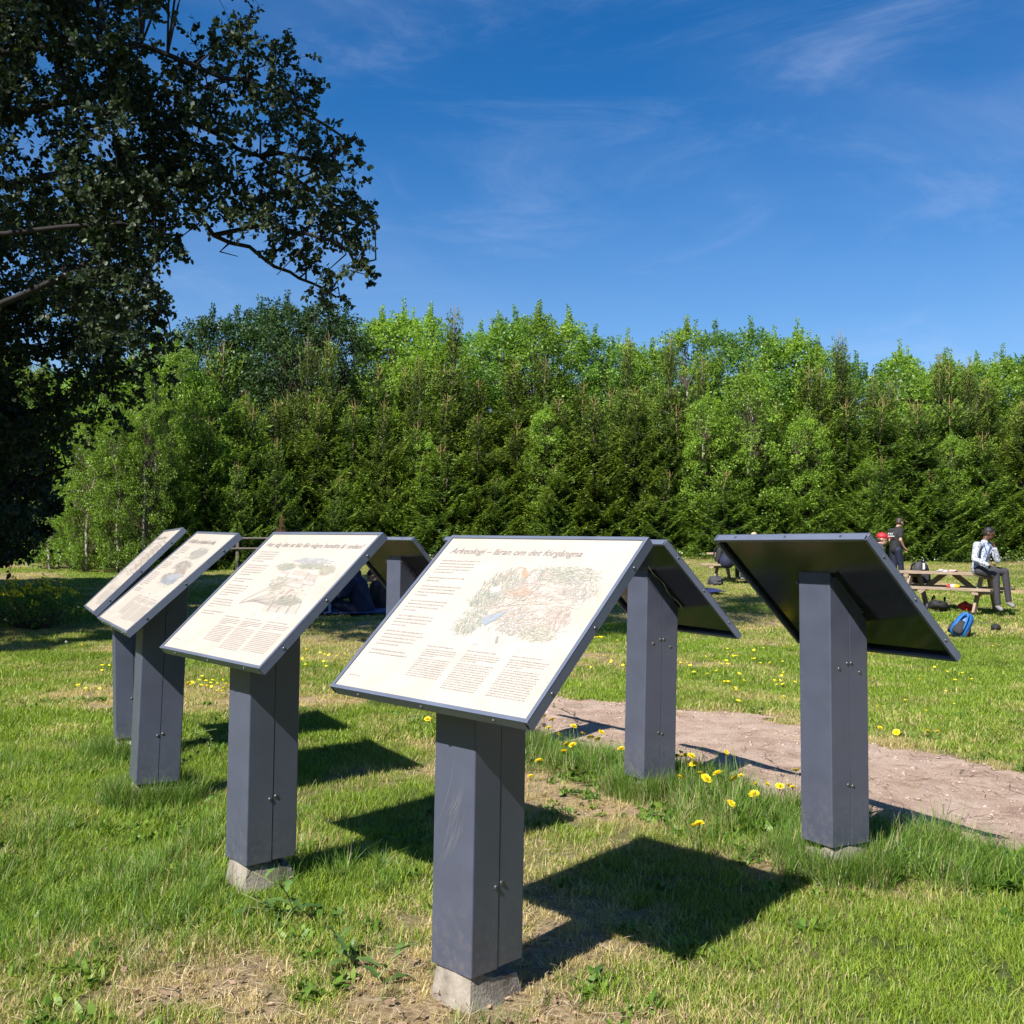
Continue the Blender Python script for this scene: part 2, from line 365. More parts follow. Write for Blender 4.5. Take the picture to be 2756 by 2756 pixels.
def ground_mat():
    m, nt, b = mat_new('soil_and_thatch'); L = nt.links
    g = N(nt, 'ShaderNodeNewGeometry'); Pn = g.outputs['Position']
    at_ = N(nt, 'ShaderNodeAttribute', attribute_name='dry')
    n = N(nt, 'ShaderNodeTexNoise', i_Scale=9.0, i_Detail=8, i_Roughness=0.65); L.new(Pn, n.inputs['Vector'])
    green = ramp(nt, n.outputs[0], [(0.3, (0.040, 0.058, 0.014)), (0.5, (0.085, 0.115, 0.028)), (0.72, (0.15, 0.165, 0.05))])
    n2 = N(nt, 'ShaderNodeTexNoise', i_Scale=34.0, i_Detail=7, i_Roughness=0.7); L.new(Pn, n2.inputs['Vector'])
    dry = ramp(nt, n2.outputs[0], [(0.3, (0.16, 0.105, 0.055)), (0.5, (0.34, 0.25, 0.145)), (0.72, (0.52, 0.40, 0.25))])
    mx = N(nt, 'ShaderNodeMix', data_type='RGBA'); L.new(at_.outputs['Fac'], mx.inputs[0]); L.new(green.outputs[0], mx.inputs[6]); L.new(dry.outputs[0], mx.inputs[7])
    L.new(mx.outputs[2], b.inputs['Base Color']); b.inputs['Roughness'].default_value = 0.95; b.inputs['Specular IOR Level'].default_value = 0.1
    bu = N(nt, 'ShaderNodeBump', i_Strength=0.9, i_Distance=0.03); L.new(n2.outputs[0], bu.inputs['Height']); L.new(bu.outputs[0], b.inputs['Normal'])
    return m
def path_mat():
    m, nt, b = mat_new('trodden_sand'); L = nt.links
    g = N(nt, 'ShaderNodeNewGeometry'); Pn = g.outputs['Position']
    n = N(nt, 'ShaderNodeTexNoise', i_Scale=3.0, i_Detail=9, i_Roughness=0.62); L.new(Pn, n.inputs['Vector'])
    n2 = N(nt, 'ShaderNodeTexNoise', i_Scale=130.0, i_Detail=4, i_Roughness=0.7); L.new(Pn, n2.inputs['Vector'])
    a = ramp(nt, n.outputs[0], [(0.32, (0.40, 0.275, 0.205)), (0.5, (0.56, 0.41, 0.315)), (0.7, (0.64, 0.50, 0.40))])
    c = ramp(nt, n2.outputs[0], [(0.3, (0.55, 0.52, 0.5)), (0.5, (1, 1, 1)), (0.72, (1.25, 1.2, 1.15))])
    mu = N(nt, 'ShaderNodeMix', data_type='RGBA', blend_type='MULTIPLY', i_0=1.0); L.new(a.outputs[0], mu.inputs[6]); L.new(c.outputs[0], mu.inputs[7])
    L.new(mu.outputs[2], b.inputs['Base Color']); b.inputs['Roughness'].default_value = 0.95; b.inputs['Specular IOR Level'].default_value = 0.1
    s = N(nt, 'ShaderNodeMath', operation='ADD'); L.new(n.outputs[0], s.inputs[0])
    s2 = N(nt, 'ShaderNodeMath', operation='MULTIPLY', i_1=0.35); L.new(n2.outputs[0], s2.inputs[0]); L.new(s2.outputs[0], s.inputs[1])
    bu = N(nt, 'ShaderNodeBump', i_Strength=1.0, i_Distance=0.05); L.new(s.outputs[0], bu.inputs['Height']); L.new(bu.outputs[0], b.inputs['Normal'])
    return m
M['ground'] = ground_mat(); M['path'] = path_mat()

def grid(xs, ys, dz=0.0):
    X, Y = np.meshgrid(xs, ys); V = np.stack([X, Y, fgz(X, Y) + dz], -1).reshape(-1, 3)
    nx, ny = len(xs), len(ys); i = (np.arange(ny - 1)[:, None] * nx + np.arange(nx - 1)[None]).ravel()
    return V, np.stack([i, i + 1, i + nx + 1, i + nx], -1)
def put_attr(me, name, vals):
    a = me.attributes.new(name, 'FLOAT', 'POINT'); a.data.foreach_set('value', np.asarray(vals, np.float32))
xs = np.concatenate([-np.geomspace(900, 14, 22), np.linspace(-13.5, 13.5, 216), np.geomspace(14, 900, 22)])
ys = np.concatenate([-np.geomspace(600, 3, 14), np.linspace(-2, 14, 160), np.linspace(14.3, 46, 90), np.geomspace(47, 1400, 26)])
V, F = grid(xs, ys)
me = np_mesh('ground', V, F, smooth=True)
dr = np.clip(dryness(V[:, 0], V[:, 1]) * (V[:, 1] < 46) + (V[:, 1] >= 46) * 0.0, 0, 1)
put_attr(me, 'dry', dr)
tag(link('ground', me, M['ground']), kind='structure', label='mown lawn with green, yellowed and bare patches')
xs = np.arange(-7, 7, 0.035); ys = np.arange(1.6, 10.6, 0.035)
V, F = grid(xs, ys, 0.006)
V[:, 2] += 0.016 * fbm(V[:, 0], V[:, 1], 5.0, 81, 4) + 0.006 * fbm(V[:, 0], V[:, 1], 22.0, 82, 2)
keep = path_d(V[:, 0], V[:, 1])[F].mean(1) > 0
F = F[keep]; used = np.unique(F); rem = np.zeros(len(V), int); rem[used] = np.arange(len(used))
me = np_mesh('path', V[used], rem[F], smooth=True)
tag(link('path', me, M['path']), kind='structure', label='trodden sandy path between the two rows of signs and the lawn')
# ------------------------------------------------------------------ the eight information signs
PW, PL = 0.900, 0.738
V0, Z0, V1, Z1 = -0.2659, 0.957, 0.2686, 1.4665
PA = math.atan2(Z1 - Z0, V1 - V0)
MP = Matrix(((1, 0, 0, 0), (0, math.cos(PA), -math.sin(PA), V0), (0, math.sin(PA), math.cos(PA), Z0), (0, 0, 0, 1)))   # u, along slope, normal
w2, d2, ZB = 0.092, 0.1134, 0.122
def slope_z(v, drop=0.0): return Z0 + (v - V0) * math.tan(PA) - drop
def post_half(side):
    """Half of the folded steel post, its top cut to the slope of the board."""
    bm = bmesh.new(); a, b = (-d2, -0.0016) if side < 0 else (0.0016, d2); w = w2 if side < 0 else w2 - 0.0012
    vs = [bm.verts.new((u, v, z)) for z in (0, 1) for u, v in ((-w, a), (w, a), (w, b), (-w, b))]
    for v in vs: v.co.z = ZB + (0.004 if side > 0 else 0) if v.co.z == 0 else slope_z(v.co.y, 0.016)
    for f in ((0, 3, 2, 1), (4, 5, 6, 7), (0, 1, 5, 4), (1, 2, 6, 5), (2, 3, 7, 6), (3, 0, 4, 7)): bm.faces.new([vs[i] for i in f])
    # round the outer vertical edges only
    es = [e for e in bm.edges if abs(e.verts[0].co.x - e.verts[1].co.x) < 1e-6 and abs(e.verts[0].co.y - e.verts[1].co.y) < 1e-6 and abs(abs(e.verts[0].co.y) - d2) < 1e-5]
    bmesh.ops.bevel(bm, geom=es, offset=0.0055, segments=3, affect='EDGES', profile=0.5)
    es = [e for e in bm.edges if all(abs(v.co.z - ZB) < 0.005 for v in e.verts)]
    bmesh.ops.bevel(bm, geom=es, offset=0.0012, segments=1, affect='EDGES')
    return bm_mesh('post_shell', bm)
def dome(bm, mat, r=0.0075, h=0.004):
    """A small round-headed bolt with a recessed socket, axis along local z."""
    rings = [(1.25, 0.0), (1.25, 0.0012), (1.0, 0.0012), (0.93, h * 0.6), (0.62, h), (0.34, h), (0.30, h * 0.45)]
    prev = None; n = 12
    for k, (q, z) in enumerate(rings):
        cur = [bm.verts.new(mat @ Vector((r * q * math.cos(a), r * q * math.sin(a), z))) for a in np.arange(n) * 2 * math.pi / n]
        if prev:
            for i in range(n): bm.faces.new((prev[i], prev[(i + 1) % n], cur[(i + 1) % n], cur[i]))
        prev = cur
    bm.faces.new(prev)
def bolt_mesh(r=0.0075):
    bm = bmesh.new(); dome(bm, Matrix(), r); return bm_mesh('bolt', bm, smooth=True)
ME = {}
ME['front'] = post_half(-1); ME['rear'] = post_half(1); ME['bolt'] = bolt_mesh(); ME['screw'] = bolt_mesh(0.005)
bm = bmesh.new()
vs = [bm.verts.new((u, v, z)) for z in (0, 1) for u, v in ((-w2 + .006, -d2 + .008), (w2 - .006, -d2 + .008), (w2 - .006, d2 - .008), (-w2 + .006, d2 - .008))]
for v in vs: v.co.z = ZB + 0.006 if v.co.z == 0 else slope_z(v.co.y, 0.022)
for f in ((0, 3, 2, 1), (4, 5, 6, 7), (0, 1, 5, 4), (1, 2, 6, 5), (2, 3, 7, 6), (3, 0, 4, 7)): bm.faces.new([vs[i] for i in f])
ME['core'] = bm_mesh('post_core', bm)
LIP, DEP, TH = 0.0135, 0.036, 0.004
def rail(u0, u1, s0, s1, lipdir):
    """Angle rail: a flange on the outside and a lip lying over the plate."""
    bm = bmesh.new()
    if lipdir in 'LR':
        x = u0 if lipdir == 'L' else u1 - TH
        bx(bm, (x, s0, -DEP), (x + TH, s1, -0.0005), 0.0006, MP)
        bx(bm, (u0, s0, -0.0045), (u1, s1, 0.0), 0.0012, MP, 2)
        xi = (u0 + TH, u0 + TH + 0.010) if lipdir == 'L' else (u1 - TH - 0.010, u1 - TH)
        bx(bm, (xi[0], s0 + .004, -DEP + .0006), (xi[1], s1 - .004, -DEP + 0.0036), 0, MP)
    else:
        y = s0 if lipdir == 'B' else s1 - TH
        bx(bm, (u0, y, -DEP), (u1, y + TH, -0.0005), 0.0006, MP)
        bx(bm, (u0, s0, -0.0045), (u1, s1, 0.0), 0.0012, MP, 2)
        yi = (s0 + TH, s0 + TH + 0.010) if lipdir == 'B' else (s1 - TH - 0.010, s1 - TH)
        bx(bm, (u0 + .004, yi[0], -DEP + .0006), (u1 - .004, yi[1], -DEP + 0.0036), 0, MP)
    return bm_mesh('frame_rail', bm)
h = PW / 2
ME['rails'] = [rail(-h, -h + LIP, 0, PL, 'L'), rail(h - LIP, h, 0, PL, 'R'), rail(-h + LIP + .0006, h - LIP - .0006, 0, LIP, 'B'), rail(-h + LIP + .0006, h - LIP - .0006, PL - LIP, PL, 'T')]
ME['plate'] = box_mesh('plate', (-h + .0055, .0055, -0.0100), (h - .0055, PL - .0055, -0.0052), 0, MP)
ME['back'] = box_mesh('backboard', (-h + .006, .006, -0.0155), (h - .006, PL - .006, -0.0106), 0, MP)
def face_pt(p, q, n=0.0): return MP @ Vector((p - h, PL - q, n - 0.0052))
def print_quads(name, quads, mat, hues=None):
    """Flat print lying on the plate: quads of (p,q) corners; each quad sits at its own hair's breadth."""
    rg = random.Random(5); V = []; F = []; Cc = []
    for k, qd in enumerate(quads):
        n = 0.0004 + 0.0011 * rg.random()
        for p, q in qd: V.append(face_pt(p, q, n))
        F.append([4 * k, 4 * k + 3, 4 * k + 2, 4 * k + 1])
        if hues: Cc += [(*hues[k], 1)] * 4
    me = np_mesh(name, [list(v) for v in V], F)
    if hues:
        a = me.attributes.new('hue', 'FLOAT_COLOR', 'POINT'); a.data.foreach_set('color', np.array(Cc, np.float32).ravel())
    me.materials.append(mat); return me
def words_line(rg, p0, p1, q, hh, gap=0.0035, wmin=0.008, wmax=0.034):
    out = []; p = p0
    while p < p1 - 0.004:
        w = min(rg.uniform(wmin, wmax), p1 - p)
        if w < 0.003: break
        # a word: low letters with now and then a taller one
        out.append(((p, q - hh * 0.62), (p + w, q - hh * 0.62), (p + w, q), (p, q)))
        x = p + rg.uniform(0, .004)
        while x < p + w - 0.002:
            out.append(((x, q - hh), (x + 0.0012, q - hh), (x + 0.0012, q - hh * 0.5), (x, q - hh * 0.5))); x += rg.uniform(.004, .011)
        p += w + gap
    return out
def para_block(seed, left_end=0.585, cols=((0.30, 0.455, .648), (0.487, 0.643, .678), (0.683, 0.84, .676))):
    rg = random.Random(seed); Q = []
    q = 0.132; L = 5; first = True
    while q < left_end:
        for i in range(L):
            if q > left_end: break
            e = 0.252 - rg.uniform(0, .03) if i < L - 1 else 0.05 + rg.uniform(.05, .15)
            Q += words_line(rg, 0.050 if not first or i else 0.050, e, q, 0.0068); q += 0.0148
        q += 0.0125; L = rg.choice([2, 3, 4, 5, 8]); first = False
    for a, b, end in cols:
        q = 0.520; Q += words_line(rg, a, b - .03, q, 0.0056); q += 0.0135
        n = 0
        while q < end:
            e = b - rg.uniform(0, .008)
            n += 1
            if n in (4,): Q += words_line(rg, a, a + .07, q, 0.0046); q += 0.0125; continue
            Q += words_line(rg, a, e, q, 0.0046, gap=0.0028); q += 0.0088
    Q += words_line(rg, .042, .10, .676, .004)
    return Q
def flags():
    Q = []; Hh = []
    def r(p, q, w, hh, c): Q.append(((p, q), (p + w, q), (p + w, q + hh), (p, q + hh))); Hh.append(c)
    r(.300, .486, .022, .014, (.50, .42, .44)); r(.3095, .4855, .003, .015, (.66, .50, .47)); r(.2995, .4915, .023, .003, (.66, .50, .47))
    r(.490, .486, .022, .0048, (.40, .34, .34)); r(.490, .4908, .022, .0048, (.62, .38, .33)); r(.490, .4956, .022, .0048, (.70, .56, .34))
    r(.686, .486, .0072, .014, (.42, .44, .54)); r(.7004, .486, .0072, .014, (.64, .43, .40))
    return Q, Hh
CREAM = (0.432, 0.387, 0.331)
def mixc3(c, k): return tuple(CREAM[i] * (1 - k) + c[i] * 0.56 * k for i in range(3))
def hatch(rg, Q, Hh, cx, cy, rx, ry, ang, n, col, k=0.5, sl=0.03, sw=0.0022, jit=0.5, spread=0.25):
    for _ in range(n):
        a = rg.uniform(0, 2 * math.pi); r = math.sqrt(rg.random()) * rg.uniform(.75, 1.1)
        p = cx + rx * r * math.cos(a); q = cy + ry * r * math.sin(a)
        t = ang + rg.gauss(0, jit); l = sl * rg.uniform(.4, 1.2); w = sw * rg.uniform(.6, 1.5)
        dx, dy = math.cos(t) * l / 2, math.sin(t) * l / 2; nx, ny = -math.sin(t) * w / 2, math.cos(t) * w / 2
        Q.append(((p - dx, q - dy), (p + nx, q + ny), (p + dx, q + dy), (p - nx, q - ny)))
        c = tuple(min(1, x * rg.uniform(1 - spread, 1 + spread)) for x in col); Hh.append(mixc3(c, min(1, 1.05 * k) * rg.uniform(.6, 1.1)))
def poly(Q, Hh, pts, col, k=0.6): Q.append(tuple(pts)); Hh.append(mixc3(col, k))
def line(Q, Hh, p0, p1, col, w=0.0018, k=0.7):
    dx, dy = p1[0] - p0[0], p1[1] - p0[1]; l = math.hypot(dx, dy) + 1e-9; nx, ny = -dy / l * w / 2, dx / l * w / 2
    Q.append(((p0[0] - nx, p0[1] - ny), (p1[0] - nx, p1[1] - ny), (p1[0] + nx, p1[1] + ny), (p0[0] + nx, p0[1] + ny))); Hh.append(mixc3(col, k))
GRN, BLU, ORG, GRY, BRN, PNK = (.28, .40, .32), (.26, .40, .58), (.74, .33, .16), (.36, .34, .37), (.48, .36, .26), (.58, .40, .36)
def art_dig():
    """Faded drawing of an excavation: digger arm, sheds, a blue tarpaulin, a heap of stones, grass all round."""
    rg = random.Random(11); Q = []; Hh = []
    hatch(rg, Q, Hh, .60, .285, .20, .125, .0, 420, PNK, .28, .05, .004)
    hatch(rg, Q, Hh, .44, .235, .10, .07, 1.1, 420, GRN, .50)
    hatch(rg, Q, Hh, .40, .30, .07, .05, 1.0, 260, GRN, .55)
    hatch(rg, Q, Hh, .66, .175, .15, .04, .2, 420, GRN, .48)
    hatch(rg, Q, Hh, .76, .235, .08, .06, .9, 260, (.36, .41, .40), .48)
    hatch(rg, Q, Hh, .41, .40, .07, .06, .9, 320, GRN, .5)
    hatch(rg, Q, Hh, .72, .42, .09, .035, .2, 260, (.44, .47, .34), .45)
    hatch(rg, Q, Hh, .75, .36, .06, .05, 1.2, 200, PNK, .4)
    hatch(rg, Q, Hh, .61, .39, .085, .055, .0, 380, GRY, .42, .014, .004, 1.5)
    for _ in range(70): hatch(rg, Q, Hh, .61, .385, .07, .045, .0, 1, (.74, .70, .67), .6, .016, .006, 1.5)
    poly(Q, Hh, [(.455, .395), (.54, .342), (.52, .375), (.485, .412)], BLU, .62); poly(Q, Hh, [(.452, .372), (.54, .342), (.50, .39), (.462, .402)], BLU, .55)
    hatch(rg, Q, Hh, .487, .38, .028, .018, -.5, 60, (.30, .40, .54), .6)
    hatch(rg, Q, Hh, .535, .262, .05, .018, .1, 150, ORG, .45)
    poly(Q, Hh, [(.480, .150), (.515, .185), (.500, .205), (.472, .165)], ORG, .62)
    for a, b in (((.41, .205), (.445, .150)), ((.418, .207), (.452, .152)), ((.45, .150), (.478, .152))): line(Q, Hh, a, b, ORG, .003, .6)
    poly(Q, Hh, [(.520, .165), (.560, .158), (.572, .215), (.532, .222)], (.76, .72, .68), .7)
    for a, b in (((.520, .165), (.560, .158)), ((.560, .158), (.572, .215)), ((.532, .222), (.572, .215)), ((.520, .165), (.532, .222)), ((.548, .160), (.560, .218))): line(Q, Hh, a, b, GRY)
    poly(Q, Hh, [(.395, .248), (.430, .238), (.445, .262), (.408, .275)], (.76, .72, .69), .7); poly(Q, Hh, [(.408, .275), (.445, .262), (.447, .274), (.410, .288)], GRY, .5)
    for a, b in (((.395, .248), (.430, .238)), ((.430, .238), (.445, .262)), ((.445, .262), (.408, .275)), ((.408, .275), (.395, .248))): line(Q, Hh, a, b, GRY)
    for a, b in (((.62, .285), (.66, .275)), ((.66, .275), (.665, .30)), ((.665, .30), (.625, .308)), ((.62, .285), (.625, .308)), ((.36, .335), (.47, .328)), ((.47, .328), (.60, .31)), ((.58, .22), (.55, .30)), ((.60, .222), (.57, .30))): line(Q, Hh, a, b, GRY, .0016, .6)
    poly(Q, Hh, [(.566, .452), (.574, .448), (.588, .474), (.580, .478)], GRY, .7); line(Q, Hh, (.548, .42), (.571, .452), (.85, .82, .78), .003, .9)
    for _ in range(70):
        x = rg.uniform(.36, .80); y = .14 + rg.random() * .3; line(Q, Hh, (x, y), (x + rg.uniform(-.02, .02), y + rg.uniform(-.02, .03)), GRY, .0011, .5)
    return Q, Hh
def art_farm():
    """Faded drawing of a farmyard with long sheds, trees along the back and furrowed fields in front."""
    rg = random.Random(12); Q = []; Hh = []
    hatch(rg, Q, Hh, .56, .175, .15, .018, .0, 120, BLU, .38, .05, .006, .2)
    hatch(rg, Q, Hh, .40, .215, .08, .022, .2, 240, GRN, .45); hatch(rg, Q, Hh, .60, .205, .14, .018, .2, 300, GRN, .42); hatch(rg, Q, Hh, .74, .225, .06, .03, .7, 200, (.50, .50, .34), .42)
    hatch(rg, Q, Hh, .66, .40, .10, .03, -.5, 260, GRN, .38); hatch(rg, Q, Hh, .46, .31, .08, .04, .5, 160, GRN, .35); hatch(rg, Q, Hh, .60, .33, .18, .08, .1, 260, BRN, .28)
    def shed(p, q, w, hh, s):
        poly(Q, Hh, [(p, q), (p + w, q + .006), (p + w + s, q + hh), (p + s, q + hh - .006)], (.60, .50, .47), .45); poly(Q, Hh, [(p + s, q + hh - .006), (p + w + s, q + hh), (p + w + s, q + hh + .02), (p + s, q + hh + .014)], (.74, .70, .66), .6)
        for a, b in (((p, q), (p + w, q + .006)), ((p + w, q + .006), (p + w + s, q + hh)), ((p + s, q + hh - .006), (p + w + s, q + hh)), ((p, q), (p + s, q + hh - .006)), ((p + s, q + hh + .014), (p + w + s, q + hh + .02))): line(Q, Hh, a, b, GRY, .0016, .55)
    shed(.50, .235, .13, .030, .0); shed(.62, .25, .09, .04, .02); shed(.40, .24, .07, .02, .0); shed(.55, .29, .10, .02, .01)
    poly(Q, Hh, [(.600, .335), (.622, .340), (.604, .372), (.588, .366)], (.52, .28, .26), .6)
    pts = [(.30, .43), (.37, .37), (.44, .325), (.52, .305), (.60, .31)]
    for a, b in zip(pts[:-1], pts[1:]): line(Q, Hh, a, b, GRY, .004, .45); line(Q, Hh, (a[0], a[1] + .014), (b[0], b[1] + .012), GRY, .002, .45)
    for i in range(13): line(Q, Hh, (.30 + i * .006, .445 - i * .002), (.50 + i * .012, .36 + i * .007), GRY, .0016, .5)
    for i in range(22):
        x = .52 + i * .012; line(Q, Hh, (x, .40 + .01 * math.sin(i * 2.1)), (x + .02 + .012 * math.sin(i), .468), GRY, .0016, .55)
    return Q, Hh
def art_shore(seed=13):
    """Faded drawing of a rocky shore with blue water at the top and in the middle."""
    rg = random.Random(seed); Q = []; Hh = []
    hatch(rg, Q, Hh, .56, .17, .16, .045, -.2, 260, (.50, .56, .56), .38, .05, .004, .4)
    hatch(rg, Q, Hh, .53, .27, .18, .04, -.3, 240, GRY, .34, .04, .003, .5)
    hatch(rg, Q, Hh, .62, .325, .13, .035, .2, 320, PNK, .38, .03, .003, .8); hatch(rg, Q, Hh, .45, .36, .10, .03, .5, 200, BRN, .35)
    poly(Q, Hh, [(.44, .355), (.66, .318), (.78, .335), (.60, .39)], BLU, .42); hatch(rg, Q, Hh, .58, .37, .17, .04, .1, 420, BLU, .62, .05, .004, .25)
    for i in range(26):
        x = rg.uniform(.36, .7); y = rg.uniform(.2, .43); line(Q, Hh, (x, y), (x + .06, y - rg.uniform(0, .03)), GRY, .0016, .5)
    return Q, Hh
def art_section(seed=14):
    rg = random.Random(seed); Q = []; Hh = []
    for j in range(9):
        q = .12 + j * .036; ph = rg.random() * 6
        for i in range(24):
            a = .34 + i * .02; line(Q, Hh, (a, q + .012 * math.sin(i * .35 + ph)), (a + .02, q + .012 * math.sin((i + 1) * .35 + ph)), (.42, .34, .33), rg.uniform(.003, .009), rg.uniform(.35, .65))
    hatch(rg, Q, Hh, .58, .26, .22, .13, .1, 320, PNK, .3, .06, .003, .15)
    return Q, Hh
def text_mesh(txt, p, q, width, cap, mat, shear=0.18):
    cu = bpy.data.curves.new('title', 'FONT'); cu.body = txt; cu.size = 1.0; cu.shear = shear; cu.offset = 0.006; cu.resolution_u = 3
    o = bpy.data.objects.new('title_src', cu); C.objects.link(o); bpy.context.view_layer.update()
    me = bpy.data.meshes.new_from_object(o.evaluated_get(bpy.context.evaluated_depsgraph_get()))
    bpy.data.objects.remove(o); bpy.data.curves.remove(cu)
    co = np.empty(len(me.vertices) * 3); me.vertices.foreach_get('co', co); co = co.reshape(-1, 3)
    x0, x1 = co[:, 0].min(), co[:, 0].max(); sx = width / (x1 - x0); sy = cap / 0.73
    out = np.array([list(face_pt(p + (c[0] - x0) * sx, q - c[1] * sy, 0.0009)) for c in co], np.float32)
    me.vertices.foreach_set('co', out.ravel()); me.update(); me.name = 'title'; me.materials.clear(); me.materials.append(mat); return me
fq, fh = flags()
arts = {'A': art_dig(), 'B': art_farm(), 'C': art_shore(), 'D': art_section()}
def smudged_title(seed, p0, p1):
    rg = random.Random(seed); Q = []; p = p0
    for wl_ in (.05, .13, .045, .02, .16, .045, .07):
        if p + wl_ > p1: break
        x = p
        while x < p + wl_ - .006:
            tall = rg.random() < .3; Q.append(((x, .074 - (.010 if tall else 0)), (x + .004, .074 - (.010 if tall else 0)), (x + .002, .094), (x - .002, .094)))
            if rg.random() < .7: y = rg.choice([.074, .083, .091]); Q.append(((x, y), (x + .011, y), (x + .011, y + .003), (x, y + .003)))
            x += .0115
        p += wl_ + .014
    return Q
PRINT = {}
for k, seed in (('A', 1), ('B', 2), ('C', 3), ('D', 4)):
    tq = para_block(seed, {'A': .585, 'B': .53, 'C': .50, 'D': .52}[k], ((0.30, 0.455, .648), (0.487, 0.643, .678), (0.683, 0.84, .676)) if k == 'A' else ((0.285, 0.445, .655), (0.468, 0.63, .68), (0.655, 0.84, .674)))
    aq, ah = arts[k]
    PRINT[k] = (print_quads('small_print', tq, M['ink_text']), print_quads('drawing', aq + fq, M['art'], ah + fh))
ME['titleA'] = text_mesh('Arkeologi \u2013 l\u00e4ran om det f\u00f6rg\u00e5ngna', .058, .092, .622, .030, M['ink'])
ME['titleB'] = text_mesh('Hur s\u00e5g det ut h\u00e4r f\u00f6r n\u00e5gra hundra \u00e5r sedan?', .046, .094, .80, .029, M['ink'])
ME['titleC'] = print_quads('title', smudged_title(7, .06, .74), M['ink'])
ME['titleD'] = print_quads('title', smudged_title(8, .06, .60), M['ink'])

def footing(seed, top=0.128, r=0.082):
    """Rough cast concrete block, narrower than the post at the top and flared below, one shoulder broken away."""
    rg = np.random.default_rng(seed); bm = bmesh.new()
    bmesh.ops.create_cube(bm, size=1.0)
    bmesh.ops.subdivide_edges(bm, edges=bm.edges[:], cuts=11, use_grid_fill=True)
    for v in bm.verts:
        x, y, z = v.co * 2
        l = max(abs(x), abs(y)); rr = math.hypot(x, y)
        if rr > 1e-6: k = l / rr * 0.35 + 0.65; x *= k; y *= k
        t = (z + 1) / 2; zz = -0.22 + t * (top + 0.22)
        q = 1 + 0.45 * (1 - t) ** 0.8
        n = float(fbm(np.array(x * 1.3 + 5), np.array(y * 1.3 + z * 1.5 + 5), 2.0, seed))
        n2 = float(fbm(np.array(x * 5 + z * 4), np.array(y * 5 + z * 3), 2.0, seed + 9))
        if z > 0.5: zz -= 0.035 * float(sstep(0.55, 1.0, (x + y) * .7 + .3)) * (0.4 + n) + 0.006 * n2
        s_ = 0.95 + .12 * n + .05 * n2
        v.co = Vector((x * r * q * s_, y * (r + .022) * q * s_, zz))
    return bm_mesh('footing', bm, smooth=True)
def scratches_mesh():
    """Curved light scuffs across the lit front face of the nearest post."""
    rg = random.Random(3); Q = []
    g = Geo()
    y = -d2 - 0.0004
    for k in range(17):
        x0 = rg.uniform(-.02, .055); z0 = rg.uniform(.62, .92) if k < 4 else rg.uniform(.56, .70); ln = rg.uniform(.05, .14) if k > 3 else rg.uniform(.22, .30)
        pts = []
        for i in range(9):
            t = i / 8; pts.append((x0 - 0.055 * t * t * (1.4 if k < 4 else .9) - .01 * t, z0 - ln * t))
        w = rg.uniform(.0003, .0008)
        V = []; 
        for i, (x, z) in enumerate(pts): ww = w * math.sin(math.pi * (i + .4) / 8.8); V += [(x - ww, y - k * .00002, z), (x + ww, y - k * .00002, z)]
        F = [[2 * i, 2 * i + 1, 2 * i + 3, 2 * i + 2] for i in range(8)]
        g.add(np.array(V), np.array(F))
    return g.mesh('scratch')
SIGNS = [  # key, x, y, yaw, dz, lean, label
 ('A', -0.089, 3.257, -44.4, -.0167, .0018, 'nearest sign, cream board titled Arkeologi, on a scuffed grey steel post'),
 ('B', -1.017, 4.251, -48.4, -.0063, .0003, 'cream sign board with a farmyard drawing, on a post with exposed concrete base'),
 ('C', -1.905, 5.522, -59.7, .001, .0224, 'slanting cream sign board with blue water drawing, weeds round its post'),
 ('D', -2.447, 6.688, -64.1, .012, -.0386, 'narrowest looking cream board seen edge on, leftmost of the signs'),
 ('E', 1.442, 4.51, 119.4, .0202, -.0161, 'big sign seen from behind beside the path, dark board tilted over grey post'),
 ('F', 0.804, 5.841, 120.7, -.0101, .0078, 'sign seen from behind in dandelions, pale scrape along its dark underside'),
 ('G', 0.02, 7.05, 128.5, 0.0, 0.0, 'sign hidden behind the Arkeologi board, only its pale top rail and a corner showing'),
 ('H', -0.938, 8.881, 136.4, 0.0, -.0004, 'farthest sign seen from behind, between the farmyard board and the Arkeologi board'),
]
bolts_low = [(-.013, .375), (.013, .383)]
bolts_high = [(-.0115, .905), (.0115, .905), (-.062, .862), (.062, .885)]
